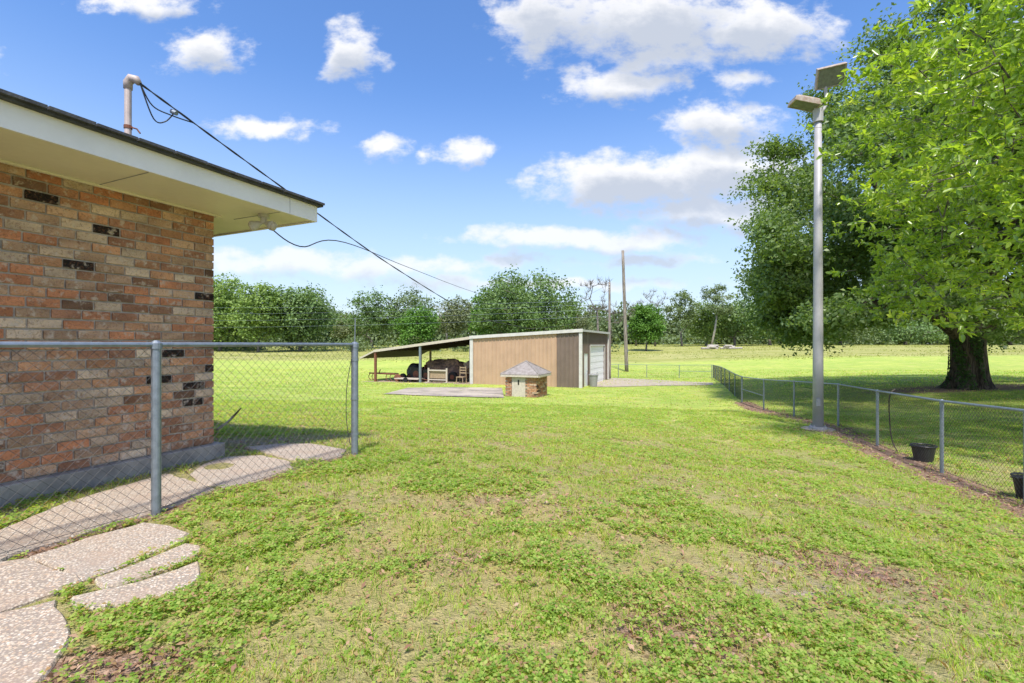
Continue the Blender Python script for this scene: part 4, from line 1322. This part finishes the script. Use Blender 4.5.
# --- the great oak
ox, oy = 22.3, 23.0
oz = h1(ox, oy)
g1 = np.random.default_rng(5)
oak = empty("oak_tree", (ox, oy, oz), "huge dark green oak with massive ivy-clad trunk behind the right fence", "tree")
mm = M()
nseg, nk = 14, 40
vs = []; fs = []
for j in range(nseg + 1):
    f = j / nseg; z = oz - .15 + f * 3.6
    base = .62 + .36 * math.exp(-(f * 3.6) / .35) + .10 * max(0, f - .6) * 3
    for k in range(nk):
        an = 2 * math.pi * k / nk
        fl_ = 1 + (.30 * math.exp(-f * 3.6 / .7) + .05) * math.sin(5 * an + 1.1) + .045 * math.sin(11 * an + f * 3) + .03 * math.sin(23 * an + f * 7)
        vs.append((ox + base * fl_ * math.cos(an) + .05 * math.sin(f * 4), oy + base * fl_ * math.sin(an), z))
for j in range(nseg):
    for k in range(nk):
        fs.append((j * nk + k, j * nk + (k + 1) % nk, (j + 1) * nk + (k + 1) % nk, (j + 1) * nk + k))
mm.add(vs, fs)
top = Vector((ox, oy, oz + 3.2))
limbs = [(-9.5, -1.0, 2.2), (-6, 3, 5), (-7, -3, 6), (-3, -5, 4), (3, -5, 5), (7, 0, 3.5), (5, 5, 5), (-1, 2, 9), (-2, 6, 5), (8, -4, 5), (2, 0, 10)]
tips = []
for dx, dy, dz in limbs:
    e = top + Vector((dx, dy, dz))
    m1 = top.lerp(e, .3) + Vector((0, 0, .1 * abs(dz)))
    m2 = top.lerp(e, .65) + Vector((0, 0, -.06 * abs(dx)))
    mm.tube(smooth_path([top - Vector((0, 0, .7)) + Vector((dx, dy, 0)).normalized() * .16, m1, m2, e], 5), [.42 - .34 * k / 15 for k in range(16)], 9)
    tips += [m1, m2, e]
oc = np.array((ox - .6, oy, oz + 9.6))
A1 = crown_points(215, oc, (12.4, 9.5, 8.3), g1, .36, -.60, 1.15)
# weeping low skirt on the camera's left
A2 = []
for an in np.linspace(0, 2 * math.pi, 34, endpoint=False):
    rr_ = g1.uniform(7.0, 11.8)
    A2.append((ox - .6 + rr_ * math.cos(an), oy + rr_ * .8 * math.sin(an), oz + (g1.uniform(2.6, 4.6) if math.cos(an) < -.45 else g1.uniform(2.9, 4.6))))
for _ in range(60):      # lower left limbs reaching over the lawn
    x_ = g1.uniform(ox - 13.3, ox - 5); A2.append((x_, oy + g1.uniform(-5, 4), oz + g1.uniform(2.5 if x_ < ox - 7.5 else 4.2, 7.5)))
cents = np.concatenate([A1, np.array(A2)])
def left_bound(c, ys, xs, margin):
    """crown outline towards the lawn, given as bearing over elevation"""
    el = 344.6 - F * (c[:, 2] - CAMZ) / c[:, 1]
    return (c[:, 0] / c[:, 1] * F + 512) > np.interp(el, ys, xs) + margin
cents = cents[left_bound(cents, [-250, -150, -50, 0, 60, 100, 150, 200, 240, 300, 345], [990, 950, 895, 868, 815, 778, 742, 730, 745, 738, 752], 26)]
nodes, par, rad = skeleton(top + Vector((0, 0, .5)), None, [tuple(c) for c in cents] , .028, .5, .14, 3)
branches_mesh(mm, nodes, par, rad, 6)
mm.build("trunk", MAT['oakbark'], oak, smooth=True)
lv = foliage(cents, 1.5, 1050, .18, .6, g1, oc, .62, .5, .5)
np_mesh("crown", lv, 4, MAT['oakleaf'], oak)
n_ = 2600
an = g1.uniform(2.2, 4.9, n_); zz_ = g1.uniform(0, 1, n_) ** 1.0 * 3.3
rr_ = .68 + .36 * np.exp(-zz_ / .35)
pv = np.stack([ox + rr_ * np.cos(an), oy + rr_ * np.sin(an), oz + zz_], -1)
keep = np.sin(an * 5 + zz_ * 2) + g1.uniform(-1, 1, n_) > .1
np_mesh("ivy", leaf_quads(pv[keep], .10, .9, .1, unit(pv[keep] - np.array((ox, oy, 0)) * 1.0 - np.array((0, 0, 1)) * pv[keep][:, 2:3]), 1.2, g=g1), 4, MAT['ivy'], oak)

# --- the near tree whose bright branches hang in from the right
nx, ny = 14.2, 10.5
nz = h1(nx, ny)
g2 = np.random.default_rng(9)
nt = empty("broadleaf_tree", (nx, ny, nz), "bright green broad-leaved tree whose near branches fill the upper right", "tree")
mm = M()
mm.tube([(nx, ny, nz - .2), (nx, ny, nz + .4), (nx - .1, ny, nz + 2), (nx - .1, ny, nz + 4)], [.55, .38, .32, .28], 14)
nc = np.array((13.2, 9.7, nz + 6.4))
B1 = crown_points(330, nc, (6.4, 5.6, 5.0), g2, .33, -.75, .62)
B1 = B1[(B1[:, 0] / B1[:, 1] < 1.7)]
# boundary as seen: the branch tips end along a ragged left face
B1 = B1[left_bound(B1, [-300, 0, 60, 140, 175, 230, 320], [960, 885, 850, 850, 872, 858, 850], 26) & (344.6 - F * (B1[:, 2] - CAMZ) / B1[:, 1] < 303)]
nodes, par, rad = skeleton(Vector((nx - .1, ny, nz + 3.2)), None, [tuple(c) for c in B1], .010, .25, .10, 8)
branches_mesh(mm, nodes, par, rad, 5)
# twigs carry whorls of leaves
tw = []; lp_ = []; ld_ = []
for c in B1:
    for _ in range(21):
        d = g2.normal(size=3); d[2] = abs(d[2]) * .3 + .1; d[0] -= .7
        d /= np.linalg.norm(d)
        st = c + g2.normal(size=3) * np.array((.45, .45, .34))
        L = g2.uniform(.3, .6)
        en = st + d * L + np.array((0, 0, -.06))
        tw.append((st, en))
        k_ = int(g2.integers(13, 20))
        tt = g2.uniform(.15, 1.0, k_) ** .6
        lp_.append(st + (en - st) * tt[:, None]); ld_.append(np.repeat(d[None], k_, 0))
for st, en in tw[::1]:
    mm.tube([Vector(st), Vector(en)], [.006, .003], 3, cap=False)
mm.build("trunk", MAT['bark'], nt, smooth=True)
P = np.concatenate(lp_); D = np.concatenate(ld_)
n = len(P)
ax = unit(D * .5 + g2.normal(size=(n, 3)) * .75 + np.array((0, 0, -.15)))
nrm = g2.normal(size=(n, 3)) * .75 + np.array((-.1, -.1, .9)); nrm = unit(nrm - ax * (nrm * ax).sum(-1, keepdims=True))
sd = np.cross(nrm, ax)
s = (.15 * g2.uniform(.45, 1.3, n))[:, None]
wd_ = s * .21
b0 = P
v0 = b0; v1 = b0 + ax * s * .45 + sd * wd_ + nrm * s * .06; v2 = b0 + ax * s * .8 + sd * wd_ * .75 + nrm * s * .03
v3 = b0 + ax * s - nrm * s * .10
v4 = b0 + ax * s * .8 - sd * wd_ * .75 + nrm * s * .03; v5 = b0 + ax * s * .45 - sd * wd_ + nrm * s * .06
np_mesh("crown", np.stack([v0, v1, v2, v3, v4, v5], 1).reshape(-1, 3), 6, MAT['nearleaf'], nt, faces=[(0, 1, 2, 3), (0, 3, 4, 5)])

# --- small round tree standing alone in the pasture, and the far trees
def far_tree(name, label, base, height, crown_r, trunk_r, mats, seed, n_cl=55, per=70, leaf=.5, crown_lo=.25, shape=(1, 1, 1), bare=0, group=None, bark='bark', asp=.8, clump=None, shell=.45):
    g_ = np.random.default_rng(seed)
    b = Vector(base)
    t = empty(name, b, label, "tree", group)
    zc = b.z + height * (crown_lo + 1) / 2
    rz = height * (1 - crown_lo) / 2
    cl = clump if clump else crown_r * .30
    cen = crown_points(n_cl, (b.x, b.y, zc), ((crown_r - cl * .7) * shape[0], (crown_r - cl * .7) * shape[1], rz - cl * .4), g_, .42, -.9, cl * .55)
    mm = M()
    tt = Vector((b.x + g_.uniform(-.3, .3), b.y, b.z + height * max(.15, crown_lo)))
    mm.tube([b - Vector((0, 0, .3)), b.lerp(tt, .3), tt], [trunk_r * 1.4, trunk_r, trunk_r * .8], 8)
    nd, pa, ra = skeleton(tt, None, [tuple(c) for c in cen], trunk_r * .10, trunk_r * .8, .12, seed)
    branches_mesh(mm, nd, pa, ra, 4)
    mm.build("trunk", MAT[bark], t, smooth=True)
    lv = foliage(cen, cl, per, leaf, asp, g_, (b.x, b.y, zc), .75, .5, shell)
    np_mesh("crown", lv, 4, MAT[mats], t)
    return t

def fx(px, Y, sink=0.0):
    x = (px - 512) / F * Y
    return (x, Y, h1(x, Y) - sink)

# placed from the photograph: heading, distance, top row, width in rows
def T(px, top_y, wpx, Y, mat, label, seed, lo=.12, n_cl=60, per=85, leaf=.52, bark='bark', shape=(1, 1, 1), name="broadleaf_tree", clump=None, asp=.8, shell=.45, group="trees along the far edge of the pasture", sink=0):
    b = fx(px, Y, sink)
    topz = CAMZ + (344.6 - top_y + (10 if px < 480 else 3)) * Y / F; wpx *= 1.15
    return far_tree(name, label, b, topz - b[2], wpx / 2 * Y / F, max(.12, wpx * Y / F * .022), mat, seed, n_cl, per, leaf, lo, shape, group=group, bark=bark, clump=clump, asp=asp, shell=shell)

T(646, 304.5, 36, 95, 'f5', "small round green tree standing alone in the pasture", 21, .13, 75, 150, .34, shape=(1, 1, 1), name="pasture_tree", group=None)
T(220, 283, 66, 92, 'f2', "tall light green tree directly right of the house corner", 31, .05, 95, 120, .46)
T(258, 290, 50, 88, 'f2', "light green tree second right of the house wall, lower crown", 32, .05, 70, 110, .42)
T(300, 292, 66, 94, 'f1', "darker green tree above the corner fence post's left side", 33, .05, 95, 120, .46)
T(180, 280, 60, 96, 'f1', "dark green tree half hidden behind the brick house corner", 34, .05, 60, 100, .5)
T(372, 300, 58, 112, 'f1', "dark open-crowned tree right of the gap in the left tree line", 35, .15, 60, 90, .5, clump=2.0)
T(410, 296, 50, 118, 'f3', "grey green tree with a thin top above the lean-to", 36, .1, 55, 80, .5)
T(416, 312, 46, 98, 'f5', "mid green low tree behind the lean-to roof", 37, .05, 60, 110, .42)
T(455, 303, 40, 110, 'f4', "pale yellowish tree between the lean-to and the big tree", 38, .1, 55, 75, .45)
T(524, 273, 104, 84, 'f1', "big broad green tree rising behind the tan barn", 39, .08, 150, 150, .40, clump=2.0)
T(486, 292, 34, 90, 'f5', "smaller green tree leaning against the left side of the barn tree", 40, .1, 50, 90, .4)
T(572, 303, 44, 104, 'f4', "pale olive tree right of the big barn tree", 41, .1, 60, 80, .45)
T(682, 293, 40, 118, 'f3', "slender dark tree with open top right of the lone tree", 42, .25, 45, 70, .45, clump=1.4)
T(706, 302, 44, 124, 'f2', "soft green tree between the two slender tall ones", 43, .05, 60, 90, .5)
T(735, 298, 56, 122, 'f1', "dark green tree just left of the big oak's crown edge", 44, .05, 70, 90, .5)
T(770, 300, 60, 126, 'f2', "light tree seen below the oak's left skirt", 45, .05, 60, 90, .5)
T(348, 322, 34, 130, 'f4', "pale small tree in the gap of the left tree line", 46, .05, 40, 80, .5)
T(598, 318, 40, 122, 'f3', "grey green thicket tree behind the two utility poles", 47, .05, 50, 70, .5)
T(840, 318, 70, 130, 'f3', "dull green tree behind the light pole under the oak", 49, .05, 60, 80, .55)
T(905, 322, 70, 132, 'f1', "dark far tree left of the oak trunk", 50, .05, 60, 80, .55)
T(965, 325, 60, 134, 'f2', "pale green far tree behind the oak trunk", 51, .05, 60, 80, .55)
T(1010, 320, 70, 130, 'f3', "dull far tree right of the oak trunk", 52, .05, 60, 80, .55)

# tall pale-trunked tree (712) with a flat tufted top
def bare_tree(px, top_y, Y, label, seed, spread=.35, name="dead_tree", bark='bark', tuft=None, lean=0, n=38):
    g_ = np.random.default_rng(seed)
    b = Vector(fx(px, Y))
    Hh = CAMZ + (344.6 - top_y) * Y / F - b.z
    t = empty(name, b, label, "tree", "trees along the far edge of the pasture")
    mm = M()
    top_ = b + Vector((lean, 0, Hh * .55))
    mm.tube([b - Vector((0, 0, .3)), b.lerp(top_, .5) + Vector((.2, 0, 0)), top_], [.32, .24, .17], 8)
    cen = []
    for _ in range(n):
        an = g_.uniform(0, 6.28); rr_ = g_.uniform(.2, 1) * Hh * spread * .5
        cen.append((top_.x + rr_ * math.cos(an), top_.y + rr_ * math.sin(an), b.z + Hh * g_.uniform(.55, 1.0) - rr_ * .15))
    nd, pa, ra = skeleton(top_, None, cen, .035, .17, .07, seed)
    branches_mesh(mm, nd, pa, ra, 4)
    if not tuft:
        for c in cen:
            for _ in range(8):
                d = Vector(g_.normal(size=3)); d.z = abs(d.z) + .5; d = d.normalized() * g_.uniform(.5, 1.4)
                mm.tube([Vector(c), Vector(c) + d], [.035, .012], 3, cap=False)
    mm.build("trunk", MAT[bark], t, smooth=True)
    if tuft:
        lv = foliage(np.array(cen), 1.3, 90, .36, .8, g_, (top_.x, top_.y, top_.z + 2), .6, .5, .5)
        np_mesh("crown", lv, 4, MAT[tuft], t)
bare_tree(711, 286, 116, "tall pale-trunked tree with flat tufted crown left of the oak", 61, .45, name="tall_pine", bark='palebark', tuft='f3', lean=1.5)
bare_tree(597, 278, 96, "bare dead tree with spreading limbs behind the shorter utility pole", 62, .5)
bare_tree(655, 291, 118, "bare dead tree top rising behind the lone round tree", 63, .45)
bare_tree(611, 304, 120, "smaller bare tree right of the shorter utility pole", 64, .6)
bare_tree(636, 300, 124, "thin leafless tree between tall pole and round tree", 65, .6)
bare_tree(446, 306, 116, "leafless pale tree between the lean-to trees", 66, .6, bark='palebark')

# far woodland as a mass behind all of them
gm = np.random.default_rng(77)
P = []
for k in range(520):
    f = gm.uniform(0, 1)
    px = -900 + (k + f) / 520 * 2900
    Y = 150 + gm.uniform(0, 30)
    x = (px - 512) / F * Y
    z0 = 0.9
    hh = (12.5 if px < 480 or px > 800 else 9.5) + 2.5 * math.sin(px * .013) + 2.0 * math.sin(px * .041 + 1) + gm.uniform(-2, 2)
    n_ = 480
    v = unit(gm.normal(size=(n_, 3))) * gm.uniform(0, 1, (n_, 1)) ** .4
    P.append(np.stack([x + v[:, 0] * 4.5, Y + v[:, 1] * 4, z0 + hh * .5 + v[:, 2] * hh * .52], -1))
P = np.concatenate(P)
n_ = 60000
x_ = gm.uniform(-500, 540, n_)
P = np.concatenate([P, np.stack([x_, gm.uniform(148, 165, n_), gm.uniform(.6, 4.5, n_)], -1)])
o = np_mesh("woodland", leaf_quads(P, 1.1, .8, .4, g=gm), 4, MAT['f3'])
props(o, "dense green woodland closing the pasture all along the horizon", "woodland", kind='stuff')
# undergrowth along the left trees
P = []
for k in range(150):
    px = gm.uniform(-150, 620); Y = gm.uniform(92, 112)
    x = (px - 512) / F * Y; z0 = h1(x, Y)
    v = unit(gm.normal(size=(130, 3))) * gm.uniform(0, 1, (130, 1)) ** .4
    hh = gm.uniform(1.6, 3.6)
    P.append(np.stack([x + v[:, 0] * 2.6, Y + v[:, 1] * 1.6, z0 + hh * .4 + v[:, 2] * hh * .55], -1))
P = np.concatenate(P)
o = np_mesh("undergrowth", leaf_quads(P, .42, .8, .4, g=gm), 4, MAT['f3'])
props(o, "scrubby undergrowth at the foot of the far trees", "undergrowth", kind='stuff')

# log pile in the pasture
b = Vector(fx(720, 100))
t_ = empty("log_pile", b, "long grey pile of cut logs lying in the pasture left of the oak", "log pile")
rl = random.Random(4)
for k in range(24):
    mm = M(); cx_ = b.x + rl.uniform(-3.8, 3.8); cy_ = b.y + rl.uniform(-.6, .6); z_ = b.z + .2 + rl.choice((0, .3, .55)) * (1 if abs(cx_ - b.x) < 2.4 else 0)
    L = rl.uniform(1.2, 2.4); an = rl.uniform(-.25, .25)
    mm.tube([(cx_ - L * math.cos(an) / 2, cy_ - L * math.sin(an) / 2, z_), (cx_ + L * math.cos(an) / 2, cy_ + L * math.sin(an) / 2, z_ + rl.uniform(-.1, .1))], rl.uniform(.16, .24), 8)
    mm.build("log", MAT['palebark'], t_)

# ------------------------------------------------------------------ lawn growth
HOUSEP = [tuple(hp(.05, .06, 0)[:2]), tuple(hp(-12, .06, 0)[:2]), tuple(hp(-12, -9, 0)[:2]), tuple(hp(.05, -9, 0)[:2])]
WELLP = [tuple(wp(-WL, 0, 0)[:2]), tuple(wp(0, 0, 0)[:2]), tuple(wp(0, WD, 0)[:2]), tuple(wp(-WL, WD, 0)[:2])]

def value_noise(X, Y, s, seed):
    r_ = np.random.default_rng(seed)
    tab = r_.uniform(0, 1, (64, 64))
    x = X * s; y = Y * s
    xi = np.floor(x).astype(int); yi = np.floor(y).astype(int)
    fx_ = x - xi; fy_ = y - yi
    fx_ = fx_ * fx_ * (3 - 2 * fx_); fy_ = fy_ * fy_ * (3 - 2 * fy_)
    a = tab[xi % 64, yi % 64]; b = tab[(xi + 1) % 64, yi % 64]; c = tab[xi % 64, (yi + 1) % 64]; d = tab[(xi + 1) % 64, (yi + 1) % 64]
    return (a * (1 - fx_) + b * fx_) * (1 - fy_) + (c * (1 - fx_) + d * fx_) * fy_

def fbm(X, Y, s, seed):
    return (value_noise(X, Y, s, seed) * .55 + value_noise(X, Y, s * 2.3, seed + 1) * .3 + value_noise(X, Y, s * 5.1, seed + 2) * .15)

def scatter(r0, r1, dens, g, half=56):
    area = math.radians(2 * half) / 2 * (r1 * r1 - r0 * r0)
    n = int(area * dens)
    r = np.sqrt(g.uniform(r0 * r0, r1 * r1, n)); a = np.radians(g.uniform(-half, half, n))
    X = r * np.sin(a); Y = r * np.cos(a)
    ok = ~in_poly(X, Y, HOUSEP) & ~in_poly(X, Y, WELLP)
    for s_ in SLABXY:
        cx = sum(p[0] for p in s_) / len(s_); cy = sum(p[1] for p in s_) / len(s_)
        ok &= ~in_poly(X, Y, s_)
        ok &= ~(in_poly(X, Y, [(cx + (a - cx) * 1.12, cy + (b - cy) * 1.12) for a, b in s_]) & (g.uniform(0, 1, n) < .82))
    return X[ok], Y[ok]

def surface(X, Y):
    return H(X, Y) + GXY_BUMP(X, Y)

gl = np.random.default_rng(42)
BV = []
for r0, r1, dens, hh, wd_ in ((.9, 3.2, 9000, .034, .0030), (3.2, 6, 4600, .036, .0042), (6, 11, 1900, .038, .007), (11, 20, 750, .04, .012), (20, 34, 110, .045, .024), (34, 58, 34, .07, .045)):
    X, Y = scatter(r0, r1, dens, gl)
    lit, dirt, dry, rough = masks(X, Y)
    cov = fbm(X, Y, 1.1, 3)
    thin = np.clip((cov - .34) / .2, .06, 1) * (np.clip((fbm(X, Y, 8.0, 91) - .38) / .14, .12, 1) if r1 < 12 else 1)
    pr = thin * (1 - np.clip(lit, 0, 1) * .93) * (1 - np.clip(dirt * 1.2, 0, 1) * .8)
    k = gl.uniform(0, 1, len(X)) < pr
    X, Y, cov = X[k], Y[k], cov[k]
    n = len(X)
    Z = surface(X, Y)
    a = gl.uniform(0, 6.283, n)
    tall = 1 + .35 * np.clip((fbm(X, Y, 1.9, 20) - .60) / .12, 0, 1)
    h_ = hh * gl.uniform(.35, 1.25, n) * tall
    lean = gl.uniform(.1, 1.1, n) * h_
    la = gl.uniform(0, 6.283, n)
    dx, dy = np.cos(a) * wd_ * gl.uniform(.6, 1.3, n), np.sin(a) * wd_ * gl.uniform(.6, 1.3, n)
    lx_, ly_ = np.cos(la) * lean, np.sin(la) * lean
    p0 = np.stack([X - dx / 2, Y - dy / 2, Z - .004], -1); p1 = np.stack([X + dx / 2, Y + dy / 2, Z - .004], -1)
    p2 = np.stack([X + dx * .4 + lx_ * .35, Y + dy * .4 + ly_ * .35, Z + h_ * .6], -1); p3 = np.stack([X - dx * .4 + lx_ * .35, Y - dy * .4 + ly_ * .35, Z + h_ * .6], -1)
    p4 = np.stack([X + lx_, Y + ly_, Z + h_ * .95], -1)
    BV.append(np.stack([p0, p1, p2, p4, p3], 1).reshape(-1, 3))
o = np_mesh("grass", np.concatenate(BV), 5, MAT['blade'])
props(o, "short sunlit lawn grass with straw-coloured blades", "grass", kind='stuff')

LV = []
for r0, r1, dens, sz_ in ((.9, 3.2, 7000, .0165), (3.2, 6, 4200, .020), (6, 11, 1300, .026), (11, 20, 260, .045)):
    X, Y = scatter(r0, r1, dens, gl)
    lit, dirt, dry, rough = masks(X, Y)
    cov = fbm(X, Y, 1.5, 33)
    pr = np.clip((cov - .43) / .14, .12, 1) * (np.clip((fbm(X, Y, 6.5, 61) - .42) / .10, .08, 1) if r1 < 12 else 1) * (1 - np.clip(lit, 0, 1) * .9) * (1 - np.clip(dirt, 0, 1) * .85)
    k = gl.uniform(0, 1, len(X)) < pr
    X, Y, cov = X[k], Y[k], cov[k]
    n = len(X)
    Z = surface(X, Y) + gl.uniform(.004, .048, n) * np.clip((cov - .3) / .3, .3, 1)
    P = np.stack([X, Y, Z], -1)
    # three leaflets fanned about each stem
    a0 = gl.uniform(0, 6.283, n)
    tilt = gl.normal(size=(n, 3)) * .35; tilt[:, 2] = 1; tilt = unit(tilt)
    for q_ in range(3):
        aa = a0 + q_ * 2.094
        ax = np.stack([np.cos(aa), np.sin(aa), np.zeros(n)], -1)
        ax = unit(ax - tilt * (ax * tilt).sum(-1, keepdims=True)); sd = np.cross(tilt, ax)
        s = (sz_ * gl.uniform(.7, 1.3, n))[:, None]
        LV.append(np.stack([P, P + ax * s * .6 + sd * s * .42 + tilt * s * .1, P + ax * s * 1.05, P + ax * s * .6 - sd * s * .42 + tilt * s * .1], 1).reshape(-1, 3))
o = np_mesh("clover", np.concatenate(LV), 4, MAT['weed'])
props(o, "patches of small round-leaved clover and weeds in the lawn", "clover", kind='stuff')

# dead leaves
DV = []
for r0, r1, dens, sz_ in ((.9, 4, 1100, .020), (1.0, 4, 380, .036), (4, 9, 420, .028), (4, 9, 130, .045), (9, 16, 60, .06), (16, 26, 12, .09)):
    X, Y = scatter(r0, r1, dens, gl)
    lit, dirt, dry, rough = masks(X, Y)
    pr = np.clip(lit * 1.1 + dirt * .25 + np.clip(fbm(X, Y, 1.1, 3) * -1 + .45, 0, 1) * .6 + .11, 0, 1)
    k = gl.uniform(0, 1, len(X)) < pr
    X, Y = X[k], Y[k]; n = len(X)
    P = np.stack([X, Y, surface(X, Y) + gl.uniform(.008, .03, n)], -1)
    DV.append(leaf_quads(P, sz_, .42, 1.2, g=gl))
o = np_mesh("dead_leaves", np.concatenate(DV), 4, MAT['leafdead'])
props(o, "brown dead leaves littering the lawn and the fence line", "dead leaves", kind='stuff')

# coarse tussocks in the far pasture
TV = []
n = 60000
X = gl.uniform(-110, 110, n); Y = gl.uniform(66, 150, n)
k = (np.abs(X) < Y * 1.25) & (fbm(X, Y * 2.5, .08, 50) > gl.uniform(.35, .6, n))
X, Y = X[k], Y[k]; n = len(X)
P = np.stack([X, Y, H(X, Y) + .06], -1)
o = np_mesh("pasture_tussocks", leaf_quads(P, .22, .6, .9, g=gl), 4, leaf_mat("tussock", (.26, .31, .07), (.36, .38, .11), (.42, .40, .17), .8, .2, .2))
props(o, "pale rough tussocks in the unmown pasture", "pasture grass", kind='stuff')

print("built", len(bpy.data.objects))
